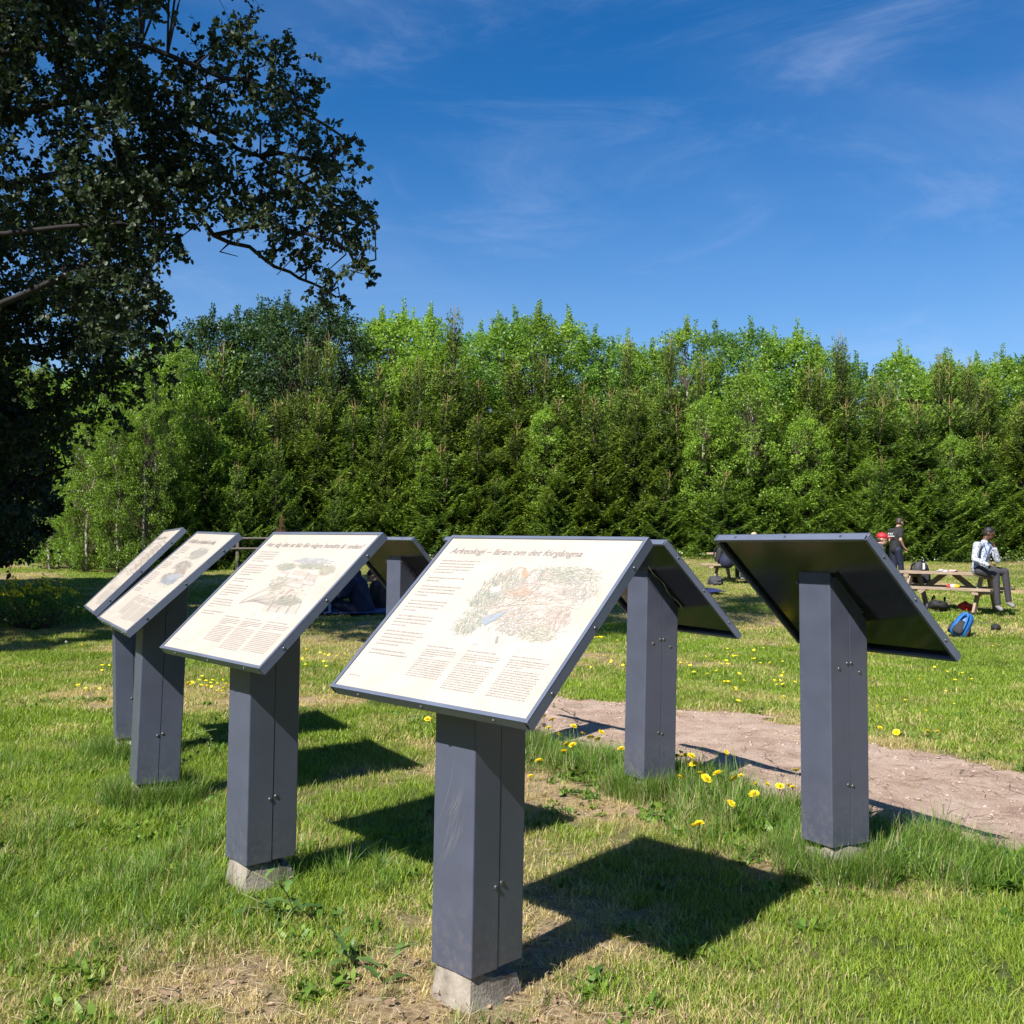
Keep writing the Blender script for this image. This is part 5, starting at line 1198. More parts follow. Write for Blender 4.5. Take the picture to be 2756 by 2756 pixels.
t = empty('flowering_shrub', (c0.x, 15.0, g0), (0, 0, 0), 'low shrub with yellow flower heads in the shade at the far left', 'shrub')
for nm, ge, mt in (('foliage', g, M['leaf']), ('blossom', fl, M['petal']), ('stems', st, M['bark'])): me = ge.mesh(nm); me.materials.append(mt); o = link(nm, me, None, t); o['kind'] = 'stuff'
# unseen trees added right of and behind the viewer, blocking low sky light
for k in range(34):
    a = R(-38 + k * 6.6); r_ = rt.uniform(27, 31); x = r_ * math.cos(a); y = 6 - r_ * math.sin(a)
    if x > 0 and y > 16 and x < y * .56 + 6: continue
    if x < -10 and y > 0: continue
    sp_, H_ = (BRO if k % 3 else SPR)[k % 4]
    plant('tree', sp_, (x, y, gz(x, y) - .05), 1.25 * 8.2 / H_, k, 'added unseen tree that closes the clearing and blocks low sky light', 'tree', 'added unseen trees closing the clearing', 'broadleaf_tree' if k % 3 else 'spruce_tree')
# undergrowth under the wood's edge and forest floor
q = np.random.default_rng(6); g = Geo(); n = 5200; x = q.uniform(-24, 24, n); y = 36.2 + 5.5 * q.random(n) ** 1.5 - 3.2 * sstep(-6, -16, x); zz_ = q.random(n) ** 2 * .7
c = np.stack([x, y, fgz(x, y) + zz_ * .8], -1); d = unit(rnd_unit(q, n) + [0, 0, .7]); w = unit(np.cross(d, rnd_unit(q, n))); g.rhomb(c, d, w, q.uniform(.08, .26, n), q.uniform(.03, .09, n), q.uniform(0, .9, n), 0)
me = g.mesh('undergrowth'); me.materials.append(M['leaf']); tag(link('undergrowth', me, None), 'low weeds and seedlings along the foot of the wood', kind='stuff')
n = 500; x = q.uniform(-3, 24, n); y = 36.1 + q.random(n) * .5; cx = np.stack([x, y, fgz(x, y) + .08 + q.random(n) * .14], -1); g = Geo(); d = rnd_unit(q, n); g.rhomb(cx, d, unit(np.cross(d, rnd_unit(q, n))), .05, .05, .5)
me = g.mesh('white_blossoms'); me.materials.append(M['seed']); tag(link('white_blossoms', me, None), 'pale seed heads speckling the foot of the wood', kind='stuff')
# ------------------------------------------------------------------ picnic tables, fence, bags
def board_mesh(nm, L_, w, t, bev=.004): return box_mesh(nm, (-L_ / 2, -w / 2, -t / 2), (L_ / 2, w / 2, t / 2), bev)
TB = dict(plank=board_mesh('plank', 2.0, .138, .052), beam=board_mesh('seat_beam', 1.52, .12, .05), cleat=board_mesh('cleat', .74, .10, .05), leg=board_mesh('leg', .86, .05, .13), brace=board_mesh('brace', .66, .05, .10))
def place(nm, me, par, co, rot, mat):
    o = link(nm, me, None, par); o.location = co; o.rotation_euler = rot
    if not me.materials: me.materials.append(mat)
    return o
def picnic_table(loc, yaw, label, mat):
    t = empty('picnic_table', loc, (0, 0, yaw), label, 'table')
    for i in range(5): place('plank', TB['plank'], t, (0, (i - 2) * .146, .735), (0, 0, 0), mat)
    for sy in (-1, 1):
        for k in (0, 1): place('plank', TB['plank'], t, (0, sy * (.56 + k * .146), .445), (0, 0, 0), mat)
    for sx in (-1, 1):
        x = sx * .72
        place('seat_beam', TB['beam'], t, (x, 0, .374), (0, 0, R(90)), mat); place('cleat', TB['cleat'], t, (x, 0, .668), (0, 0, R(90)), mat)
        for sy in (-1, 1):
            a = math.atan2(.70, .30)   # legs splay from under the top to the ground
            place('leg', TB['leg'], t, (x - sx * .048, sy * .43, .352), (Matrix.Rotation(R(90), 3, 'Z') @ Matrix.Rotation(sy * R(58), 3, 'Y')).to_euler(), mat)
        # diagonal brace from the middle of the top to the seat beam
        b = place('brace', TB['brace'], t, (sx * .34, 0, .53), (0, sx * R(38), 0), mat)
    return t
def tilt_fix(): pass
WD = M['wood']
pt = at(2555, 1600, 20.2); TAB = picnic_table((pt.x, 20.2, gz(pt.x, 20.2) + .01), R(-42), 'weathered wooden picnic table with a man sitting on its end', WD)
pt2 = at(2010, 1540, 27.2); TAB2 = picnic_table((pt2.x, 27.2, gz(pt2.x, 27.2) + .01), R(-30), 'far wooden picnic table half hidden behind the big board seen from behind', M['wood_dark'])
def on_table(T_, lx, ly, lz=.756): return T_.matrix_basis @ Vector((lx, ly, lz))

def lathe(prof, n=14):
    V = []; F = []
    for r, z in prof: V += [(r * math.cos(a), r * math.sin(a), z) for a in np.arange(n) * 2 * math.pi / n]
    for i in range(len(prof) - 1): F += [[i * n + j, i * n + (j + 1) % n, (i + 1) * n + (j + 1) % n, (i + 1) * n + j] for j in range(n)]
    return np.array(V, float), np.array(F)
M['black'] = simple('black_cloth', (0.012, 0.012, 0.014), .75, bump=.4, bscale=60); M['black_gloss'] = simple('black_bottle', (0.01, 0.01, 0.012), .25)
M['white'] = simple('white_label', (0.55, 0.55, 0.56), .5); M['blue'] = simple('bright_blue_nylon', (0.006, 0.105, 0.34), .5, var=.15, scale=12); M['navy'] = simple('navy_cloth', (0.010, 0.013, 0.035), .8, bump=.5, bscale=35)
M['red'] = simple('red_cloth', (0.42, 0.015, 0.03), .6); M['yellow'] = simple('crisp_yellow', (0.75, 0.42, 0.02), .35); M['pink'] = simple('pink_wrap', (0.62, 0.36, 0.36), .5); M['grey'] = simple('grey_cloth', (0.045, 0.045, 0.053), .8, var=.3, scale=14, bump=.6, bscale=25)
# bottle
p = on_table(TAB, -.55, .12); t = empty('water_bottle', p, (0, 0, 0), 'black water bottle with white stripe standing on the picnic table', 'bottle')
V, F = lathe([(.0, 0), (.034, 0), (.037, .008), (.037, .185), (.034, .205), (.027, .222), (.025, .226)]); link('bottle_body', np_mesh('bottle_body', V, F, smooth=True), M['black_gloss'], t)
V, F = lathe([(.026, .226), (.028, .228), (.028, .250), (.014, .256), (.012, .274), (.0, .275)]); link('cap', np_mesh('cap', V, F, smooth=True), M['black_gloss'], t)
V, F = lathe([(.0376, .035), (.0376, .165)], 24); k = (np.arange(24) >= 15) & (np.arange(24) < 20); link('label', np_mesh('label', V, F[k], smooth=True), M['white'], t)
# wrappers on the table
def crumple(nm, r, seed, mat, par=None, flat=.45, lvl=2, amp=.35):
    bm = bmesh.new(); bmesh.ops.create_icosphere(bm, subdivisions=lvl, radius=r); q = random.Random(seed)
    for v in bm.verts: v.co *= 1 + q.uniform(-amp, amp); v.co.z *= flat
    me = bm_mesh(nm, bm); return link(nm, me, mat, par)
for i, (lx, ly, mt, lab) in enumerate(((-.10, -.10, 'white', 'crumpled white wrapper on the middle of the picnic table'), (.10, -.12, 'pink', 'crumpled pink wrapper beside the white one on the picnic table'))):
    o = crumple('wrapper', .085, 3 + i, M[mt], None, .35); o.location = on_table(TAB, lx, ly, .777); tag(o, lab, 'wrapper')
# crisp bag on the near seat
t = empty('crisp_bag', on_table(TAB, .28, -.63, .468), (0, 0, R(-20)), 'red white and yellow crisp bag lying on the near seat of the table', 'bag')
def pillow(nm, x0, x1, mat, par, w=.10, h=.045):
    V = []; F = []; n = 7; xs_ = np.linspace(x0, x1, n)
    for x in xs_:
        e = (1 - (abs(x) / .125) ** 2.6) ** .5 if abs(x) < .124 else .05
        for a in np.arange(10) * math.pi / 5: V.append((x, w * .6 * math.cos(a) * (.75 + .25 * e), .03 + h * e * math.sin(a)))
    for i in range(n - 1): F += [[i * 10 + j, i * 10 + (j + 1) % 10, (i + 1) * 10 + (j + 1) % 10, (i + 1) * 10 + j] for j in range(10)]
    link(nm, np_mesh(nm, np.array(V), np.array(F), smooth=True), mat, par)
pillow('foil', -.124, -.045, M['red'], t); pillow('foil', -.045, .02, M['white'], t); pillow('foil', .02, .124, M['yellow'], t)

def backpack(loc, rot, label, body, panel, w=.30, d=.19, h=.44, name='backpack', group=None, front=None):
    t = empty(name, loc, rot, label, 'backpack', group)
    def shell(nm, w_, d_, h_, z0, y0, mat, top=.72, seg=4):
        bm = bmesh.new(); bmesh.ops.create_cube(bm, size=1.0); bmesh.ops.subdivide_edges(bm, edges=bm.edges[:], cuts=5, use_grid_fill=True)
        for v in bm.verts:
            x, y, z = v.co * 2; f = (z + 1) / 2; rr_ = max(abs(x), abs(y), abs(z)); L_ = (abs(x) ** 4 + abs(y) ** 4 + abs(z) ** 4) ** .25
            k = rr_ / max(L_, 1e-6); x, y, z = x * k, y * k, z * k; f = (z + 1) / 2
            tw_ = 1 - (1 - top) * f ** 2
            v.co = Vector((x * w_ / 2 * tw_, y0 + y * d_ / 2 * (1 - .35 * f ** 3), z0 + f * h_))
        bmesh.ops.smooth_vert(bm, verts=bm.verts[:], factor=.3, use_axis_x=True, use_axis_y=True, use_axis_z=True)
        return link(nm, bm_mesh(nm, bm, smooth=False), mat, t)
    for nm, a in (('body', (w, d, h, 0, 0, body)), ('side_pocket', (w * .22, d * .7, h * .45, .02, 0, panel)), ('pocket', (w * .62, d * .40, h * .55, .02, -d * .50, front or body))):
        o = shell(nm, *a); o.data.polygons.foreach_set('use_smooth', np.full(len(o.data.polygons), True))
        if nm == 'side_pocket': o.location = (w * .47, 0, 0); o2 = link('side_pocket', o.data, None, t); o2.location = (-w * .47, 0, 0)
    g = Geo(); 
    P = [(w * .24 * math.cos(a), -d * .5 - .012 - .02 * math.sin(a), .05 + h * .78 * math.sin(a)) for a in np.linspace(.05, math.pi - .05, 14)]
    g.tube(P, .016 if front else .011, 6); me = g.mesh('piping', True); link('piping', me, body if front else panel, t)
    g = Geo(); 
    for sx in (-1, 1): g.tube([(sx * w * .22, d * .40, h * .93), (sx * w * .25, d * .72, h * .8), (sx * w * .27, d * .80, h * .45), (sx * w * .30, d * .5, h * .08)], [.018, .022, .02, .012], 6)
    link('strap', g.mesh('strap', True), panel, t)
    g = Geo(); g.tube([(-.035, .02, h * .96), (-.03, .03, h * 1.05), (.03, .03, h * 1.05), (.035, .02, h * .96)], .008, 6); link('handle', g.mesh('handle', True), panel, t)
    return t
c = at(2572, 1715, 15.7); backpack((c.x, 15.7, gz(c.x, 15.7) + .01), (R(-24), R(24), R(-38)), 'bright blue backpack with black panels leaning on the grass before the table', M['blue'], M['black'], .27, .20, .42, front=M['black'])
backpack(on_table(TAB, -.80, .62, .48), (R(4), 0, R(15)), 'dark grey backpack standing on the far seat behind the left end of the table', M['grey'], M['black'], .36, .24, .46)
backpack(on_table(TAB, -.55, -.42, .005), (R(-62), R(6), R(30)), 'black backpack slumped on the grass under the near seat of the table', M['black'], M['black'], .42, .26, .48)
backpack(on_table(TAB, -.15, -.25, .005), (R(70), R(6), R(-20)), 'second black backpack lying flat under the picnic table', M['black'], M['grey'], .40, .22, .45)
o = crumple('red_bag', .13, 12, M['red'], None, .8); o.location = on_table(TAB, .42, -.30, .10); tag(o, 'small crumpled dark red bag on the grass under the table', 'bag')
c = at(2680, 1688, 16.6); t = empty('black_pouch', (c.x, 16.6, gz(c.x, 16.6) + .06), (0, 0, 0), 'small round black pouch on the grass at the right edge', 'pouch'); crumple('pouch_body', .075, 2, M['black'], t, .85, 3, .06)
c = at(1926, 1553, 26.0); t = empty('drawstring_bag', (c.x, 26.0, gz(c.x, 26.0) + .11), (0, 0, 0), 'mottled black and grey drawstring bag on the grass by the far table', 'bag'); o = crumple('bag_body', .20, 7, M['grey'], t, .72, 3, .14)
g = Geo(); g.tube([(-.12, -.05, .08), (-.2, -.12, .0), (-.26, -.16, -.10)], .008, 5); g.tube([(.05, -.05, .12), (.02, -.16, .06), (-.05, -.2, -.06)], .008, 5); link('cord', g.mesh('cord', True), M['black'], t)
def cloth(nm, c, w, l, yaw, mat, label, cat, seed, h=.02):
    q = random.Random(seed); n = 22; X, Y = np.meshgrid(np.linspace(-w / 2, w / 2, n), np.linspace(-l / 2, l / 2, n)); X = X.ravel(); Y = Y.ravel()
    ca, sa = math.cos(yaw), math.sin(yaw); wx = c.x + X * ca - Y * sa + .02 * np.sin(Y * 7); wy = c.y + X * sa + Y * ca + .02 * np.sin(X * 6 + 1)
    z = fgz(wx, wy) + .05 + h * (fbm(wx, wy, 6, seed) + .5 * fbm(wx, wy, 15, seed + 1)); i = (np.arange(n - 1)[:, None] * n + np.arange(n - 1)[None]).ravel()
    o = link(nm, np_mesh(nm, np.stack([wx, wy, z], -1), np.stack([i, i + 1, i + n + 1, i + n], -1), smooth=True), mat); md = o.modifiers.new('thick', 'SOLIDIFY'); md.thickness = .012; return tag(o, label, cat)
cloth('dropped_jacket', at(1916, 1588, 23.5) + Vector((0, 0, 0)), .34, .8, .2, simple('dark_blue_cloth', (.014, .02, .10), .8), 'dark blue jacket dropped flat on the grass before the far table', 'jacket', 3, .06)
c = at(945, 1655, 17.9); cloth('picnic_blanket', Vector((c.x + .02, 18.25, 0)), 1.5, 1.1, .03, simple('blanket_blue', (.022, .045, .13), .8), 'blue blanket on the lawn under the two sitting hooded people', 'blanket', 4, .02)
# low rail fence with shade toned into its wood colour
t = empty('rail_fence', (0, 0, 0), label='two-rail wooden fence, toned dark as in deep shade, behind the left signs', cat='fence')
FE = [(at(px, 1461, 33.0)) for px in (300, 378, 505, 640, 790)]
for p in FE:
    z0 = gz(p.x, 33.0); link('post', box_mesh('post', (p.x - .05, 32.95, z0 - .1), (p.x + .05, 33.05, z0 + 1.12), .008), M['wood_dark'], t)
for a, b in zip(FE[:-1], FE[1:]):
    for hz in (.72, 1.05):
        za, zb = gz(a.x, 33) + hz, gz(b.x, 33) + hz; g = Geo(); g.tube([(a.x, 32.92, za), ((a.x + b.x) / 2, 32.92, (za + zb) / 2 - .02), (b.x, 32.92, zb)], .04, 6); link('rail', g.mesh('rail', True), M['wood_dark'], t)

# ------------------------------------------------------------------ people
def capsule(bm, p0, r0, p1, r1, n=12):
    p0 = Vector(p0); p1 = Vector(p1); d = p1 - p0; L_ = d.length
    rings = []
    ax = d.normalized() if L_ > 1e-6 else Vector((0, 0, 1)); u = ax.orthogonal().normalized(); w = ax.cross(u)
    for s in (-1, -.92, -.7, -.38, 0): rings.append((p0 + ax * (r0 * s), r0 * math.sqrt(max(0, 1 - s * s)) + (1e-4 if s == -1 else 0)))
    for s in (0, .38, .7, .92, 1): rings.append((p1 + ax * (r1 * s), r1 * math.sqrt(max(0, 1 - s * s)) + (1e-4 if s == 1 else 0)))
    prev = None
    for c, r in rings:
        cur = [bm.verts.new(c + u * (r * math.cos(a)) + w * (r * math.sin(a))) for a in np.arange(n) * 2 * math.pi / n]
        if prev:
            for i in range(n): bm.faces.new((prev[i], prev[(i + 1) % n], cur[(i + 1) % n], cur[i]))
        else: bm.faces.new(cur[::-1])
        prev = cur
    bm.faces.new(prev)
def ellipsoid(bm, c, r, rot=None):
    m = Matrix.Translation(c) @ (rot.to_4x4() if rot else Matrix()) @ Matrix.Diagonal((*r, 1)); bmesh.ops.create_uvsphere(bm, u_segments=16, v_segments=12, radius=1, matrix=m)
def fuse(nm, bm, vox, mat, par, sm=4):
    me = bpy.data.meshes.new(nm); bm.to_mesh(me); bm.free(); o = bpy.data.objects.new(nm, me); C.objects.link(o)
    md = o.modifiers.new('r', 'REMESH'); md.mode = 'VOXEL'; md.voxel_size = vox; md.use_smooth_shade = True; ms = o.modifiers.new('s', 'SMOOTH'); ms.iterations = sm; ms.factor = .5
    bpy.context.view_layer.update(); m2 = bpy.data.meshes.new_from_object(o.evaluated_get(bpy.context.evaluated_depsgraph_get())); bpy.data.objects.remove(o); bpy.data.meshes.remove(me)
    m2.name = nm; return link(nm, m2, mat, par)
M['skin'] = simple('skin', (0.46, 0.27, 0.19), .5, var=.08, scale=20); M['skin_dark'] = simple('dark_skin', (0.115, 0.055, 0.035), .42, var=.1, scale=20)
M['hair_dark'] = simple('dark_hair', (0.012, 0.010, 0.010), .6, bump=.8, bscale=90); M['hair_brown'] = simple('brown_hair', (0.05, 0.032, 0.024), .6, bump=.8, bscale=90); M['hair_blond'] = simple('blond_hair', (0.50, 0.38, 0.22), .6, bump=.6, bscale=90)
M['denim'] = simple('charcoal_denim', (0.040, 0.038, 0.046), .8, bump=.5, bscale=30); M['navy_trousers'] = simple('navy_trousers', (0.007, 0.011, 0.032), .75, bump=.5, bscale=25); M['sole'] = simple('trainer_grey', (0.20, 0.20, 0.21), .7)
def shirt_mat():
    m, nt, b = mat_new('patterned_shirt'); L = nt.links; tcn = N(nt, 'ShaderNodeTexCoord'); v = N(nt, 'ShaderNodeTexVoronoi', i_Scale=31.0); L.new(tcn.outputs['Object'], v.inputs['Vector'])
    k = N(nt, 'ShaderNodeMapRange', i_1=.34, i_2=.30); L.new(v.outputs['Distance'], k.inputs[0]); mx = N(nt, 'ShaderNodeMix', data_type='RGBA'); mx.inputs[6].default_value = (.44, .47, .54, 1); mx.inputs[7].default_value = (.03, .045, .12, 1)
    L.new(k.outputs[0], mx.inputs[0]); L.new(mx.outputs[2], b.inputs['Base Color']); b.inputs['Roughness'].default_value = .7
    n = N(nt, 'ShaderNodeTexNoise', i_Scale=16.0, i_Detail=3); L.new(tcn.outputs['Object'], n.inputs['Vector']); bu = N(nt, 'ShaderNodeBump', i_Strength=.7, i_Distance=.03); L.new(n.outputs[0], bu.inputs['Height']); L.new(bu.outputs[0], b.inputs['Normal']); return m
M['shirt'] = shirt_mat(); M['black_tee'] = simple('black_tee', (0.014, 0.014, 0.017), .8, bump=.6, bscale=14); M['hoodie'] = simple('navy_hoodie', (0.012, 0.016, 0.045), .85, bump=.9, bscale=12)
def person(label, J, skin, top, bottom, hair, sleeve='long', hood=False, cap=None, look=(0, 1, 0), group=None, vox=.013, bulk=1.0):
    """J: joints in world space. Body is one skinned surface; clothes, hair and shoes are its children."""
    J = {k: Vector(v) for k, v in J.items()}; org = Vector((J['pelvis'].x, J['pelvis'].y, gz(J['pelvis'].x, J['pelvis'].y))); J = {k: v - org for k, v in J.items()}
    t = empty('person', org, (0, 0, 0), label, 'person', group); lk = Vector(look).normalized(); rt_ = lk.cross(Vector((0, 0, 1))).normalized(); up = rt_.cross(lk)
    H_ = J['head']; RM = Matrix((rt_, lk, up)).transposed()
    bm = bmesh.new()
    ellipsoid(bm, H_ + up * .022, (.077, .097, .098), RM); ellipsoid(bm, H_ + lk * .028 - up * .045, (.055, .062, .066), RM)          # skull, jaw
    ellipsoid(bm, H_ + lk * .098 - up * .018, (.012, .018, .020), RM); ellipsoid(bm, H_ + lk * .090 - up * .060, (.022, .010, .008), RM); ellipsoid(bm, H_ + lk * .086 + up * .022, (.05, .012, .010), RM)   # nose, lips, brow
    for s in (-1, 1): ellipsoid(bm, H_ + rt_ * (s * .078) - up * .005 - lk * .008, (.010, .018, .029), RM)
    capsule(bm, H_ - up * .05 - lk * .02, .052, J['neck'], .062)
    ch = (J['sl'] + J['sr']) / 2
    capsule(bm, J['pelvis'], .115, (J['pelvis'] + ch) / 2, .115); capsule(bm, (J['pelvis'] + ch) / 2, .115, ch - (ch - J['pelvis']).normalized() * .08, .12); capsule(bm, J['sl'], .05, J['sr'], .05)
    hands = []
    for s in 'lr':
        capsule(bm, J['s' + s], .052, J['e' + s], .040); capsule(bm, J['e' + s], .040, J['w' + s], .026)
        hd = (J['w' + s] - J['e' + s]).normalized(); hd = (J['h' + s] - J['w' + s]).normalized() if 'h' + s in J else hd
        side = hd.cross(Vector((0, 0, 1)));  side = side.normalized() if side.length > .1 else Vector((1, 0, 0)); nrm = side.cross(hd)
        pc = J['w' + s] + hd * .05
        for o_ in (-.026, -.009, .009, .026): capsule(bm, J['w' + s] + side * (o_ * .6), .016, pc + side * o_ + hd * .035, .014, 8)
        for o_, l_ in ((-.030, .058), (-.010, .074), (.010, .080), (.030, .068)):
            a_ = pc + side * o_ + hd * .045; b_ = a_ + hd * (l_ * .5) - nrm * .010; c_ = b_ + (hd * .45 - nrm * .9).normalized() * (l_ * .5)
            capsule(bm, a_, .0100, b_, .0092, 6); capsule(bm, b_, .0092, c_, .0078, 6)
        capsule(bm, pc + side * .028 - hd * .015, .013, pc + side * .052 + hd * .022 - nrm * .010, .010, 6); capsule(bm, pc + side * .052 + hd * .022 - nrm * .010, .010, pc + side * .050 + hd * .048 - nrm * .02, .008, 6)
        capsule(bm, J['t' + s], .082, J['k' + s], .056); capsule(bm, J['k' + s], .056, J['a' + s], .036)
        capsule(bm, J['a' + s], .036, J['f' + s], .032)
    body = fuse('body', bm, vox * .72, skin, t, 3)
    bm = bmesh.new(); capsule(bm, J['pelvis'] + Vector((0, 0, -.02)), .150 * bulk, (J['pelvis'] + ch) / 2, .140 * bulk); capsule(bm, (J['pelvis'] + ch) / 2, .140 * bulk, ch - (ch - J['pelvis']).normalized() * .10, .150 * bulk); capsule(bm, J['sl'] , .072 * bulk, J['sr'], .072 * bulk)
    for s in 'lr':
        capsule(bm, J['s' + s], .074 * bulk, J['e' + s] if sleeve == 'long' else J['s' + s].lerp(J['e' + s], .62), .056 * bulk if sleeve == 'long' else .062)
        if sleeve == 'long': capsule(bm, J['e' + s], .056 * bulk, J['w' + s], .040 * bulk)
    if hood: capsule(bm, J['neck'] - lk * .05, .09, J['neck'] - lk * .07 + up * .03 + rt_ * .04, .085); capsule(bm, J['neck'] - lk * .05 + rt_ * .08, .055, J['neck'] - lk * .05 - rt_ * .08, .055)
    else: capsule(bm, J['neck'] - up * .02 - rt_ * .02, .068, J['neck'] - up * .015 + rt_ * .02, .068)
    fuse('top_garment', bm, vox, top, t, 3)
    bm = bmesh.new(); capsule(bm, J['pelvis'] + Vector((0, 0, -.02)), .138, J['pelvis'] + (ch - J['pelvis']).normalized() * .06, .135); 
    for s in 'lr': capsule(bm, J['t' + s], .105, J['k' + s], .074); capsule(bm, J['k' + s], .074, J['a' + s] + (J['k' + s] - J['a' + s]).normalized() * .02, .056)
    fuse('trousers', bm, vox, bottom, t, 3)
    for s in 'lr':
        bm = bmesh.new(); capsule(bm, J['a' + s] - Vector((0, 0, .03)), .045, J['f' + s], .040); fuse('shoe', bm, .010, M['sole'], t, 2)
        e = link('eye', box_mesh('eye', (-.009, -.004, -.005), (.009, .004, .005), .002), M['core'], body); e.matrix_local = Matrix.Translation(H_ + lk * .088 + up * .010 + rt_ * (.030 * (1 if s == 'l' else -1))) @ RM.to_4x4()
    bm = bmesh.new()
    if cap is None:
        ellipsoid(bm, H_ + up * .040 - lk * .012, (.084, .100, .088), RM); ellipsoid(bm, H_ + up * .0 - lk * .05, (.078, .062, .075), RM); hm = fuse('hair', bm, .010, hair, t, 2)
    else:
        ellipsoid(bm, H_ - lk * .04 - up * .01, (.078, .066, .07), RM); fuse('hair', bm, .010, hair, t, 2)
        bm = bmesh.new(); ellipsoid(bm, H_ + up * .058 - lk * .004, (.090, .108, .080), RM); ellipsoid(bm, H_ + up * .045 + lk * .125, (.062, .070, .010), RM); fuse('cap', bm, .009, cap, t, 2)
    return t, {k: v + org for k, v in J.items()}, org
def Z(ox, oy, sc): return lambda zx, zy, D: at(ox + zx / sc, oy + zy / sc, D)
# man sitting on the table end
z5 = Z(2350, 1380, 5.367); D = 19.25
J = dict(head=z5(1672, 300, D - .03), neck=z5(1612, 420, D), sr=z5(1500, 470, D - .14), sl=z5(1705, 490, D + .14), pelvis=z5(1535, 800, D), er=z5(1462, 668, D - .22), wr=z5(1650, 755, D - .34), hr=z5(1740, 740, D - .34),
         el=z5(1800, 690, D - .06), wl=z5(1762, 520, D - .12), hl=z5(1735, 440, D - .12), tr=z5(1545, 838, D - .10), tl=z5(1590, 830, D + .10), kr=z5(1770, 905, D - .16), kl=z5(1900, 850, D + .05), ar=z5(1800, 1330, D - .14), al=z5(1960, 1280, D + .05), fr=z5(1850, 1395, D - .22), fl=z5(2020, 1345, D - .05))
t, W_, o_ = person('man in white patterned shirt and charcoal jeans sitting on the table end, hand at chin', J, M['skin_dark'], M['shirt'], M['denim'], M['hair_dark'], look=(.86, -.42, -.26))
g = Geo(); g.tube([z5(1595, 440, D - .17) - o_, z5(1640, 560, D - .20) - o_, z5(1590, 640, D - .24) - o_], .006, 5); g.tube([z5(1700, 470, D - .10) - o_, z5(1660, 580, D - .18) - o_, z5(1600, 640, D - .24) - o_], .006, 5); link('lanyard', g.mesh('lanyard', True), M['blue'], t)
# standing man in black
D = 26.2; h_ = lambda zx, zy, d=0: z5(zx, zy, D + d); fz = lambda p, dz: Vector((p.x, p.y, gz(p.x, p.y) + dz))
pz = h_(325, 505)
J = dict(head=h_(388, 140), neck=h_(360, 215), sl=h_(262, 262, .10), sr=h_(402, 262, -.10), pelvis=pz, el=h_(245, 400, .12), wl=h_(290, 500, .25), er=h_(396, 395, -.16), wr=h_(445, 500, -.08), hr=h_(480, 545, -.04), tl=h_(290, 540, .08), tr=h_(360, 540, -.08),
         kl=h_(310, 760, .08), kr=h_(400, 755, -.06))
gy = gz(pz.x, D); J['al'] = Vector((pz.x - .06, D + .10, gy + .09)); J['ar'] = Vector((pz.x + .16, D - .06, gy + .09)); J['fl'] = J['al'] + Vector((.11, .06, -.05)); J['fr'] = J['ar'] + Vector((.12, .04, -.05))
t, W_, o_ = person('man in black t-shirt and navy trousers walking away, white print on his back', J, M['skin'], M['black_tee'], M['navy_trousers'], M['hair_brown'], 'short', look=(.85, .42, -.12))
bn = Vector((-.45, -.89, 0)).normalized(); bc = h_(262, 320, 0) - o_ + bn * .17
def patch(c, w, h, k):
    x = Vector((0, 0, 1)).cross(bn); q = c + bn * (.0004 * k); link('back_print', np_mesh('back_print', [list(q), list(q + x * w), list(q + x * w + Vector((0, 0, h))), list(q + Vector((0, 0, h)))], [[0, 1, 2, 3]]), M['white'], t)
xx = Vector((0, 0, 1)).cross(bn)
for i, (u, z, w, h) in enumerate(((-.060, 0, .012, .05), (-.045, .038, .025, .012), (-.045, .018, .020, .010), (-.010, 0, .012, .05), (.004, 0, .022, .010), (.004, .038, .022, .012), (.034, 0, .012, .05), (.048, .038, .020, .012))): patch(bc + xx * u + Vector((0, 0, z)), w, h, i)
x_ = Vector((0, 0, 1)).cross(bn).normalized(); q0 = bc - x_ * .075 - Vector((0, 0, .045)); link('back_print', np_mesh('back_print', [list(q0), list(q0 + x_ * .17), list(q0 + x_ * .17 + Vector((0, 0, .022))), list(q0 + Vector((0, 0, .022)))], [[0, 1, 2, 3]]), M['white'], t)
# child with red cap on the far seat
D = 19.6; k_ = lambda zx, zy, d=0: z5(zx, zy, D + d)
J = dict(head=k_(128, 385), neck=k_(95, 470), sl=k_(30, 520, .14), sr=k_(120, 525, -.14), pelvis=k_(60, 800), el=k_(60, 680, .18), wl=k_(180, 740, .1), er=k_(130, 690, -.18), wr=k_(220, 745, -.1), tl=k_(80, 830, .09), tr=k_(80, 835, -.09), kl=k_(300, 850, .10), kr=k_(300, 860, -.08), al=k_(290, 1160, .1), ar=k_(300, 1165, -.1), fl=k_(350, 1215, .1), fr=k_(360, 1220, -.12))
person('boy in red cap and grey top sitting behind the edge of the big board', J, M['skin'], M['grey'], M['navy_trousers'], M['hair_brown'], cap=M['red'], look=(.93, -.30, -.12), vox=.016)
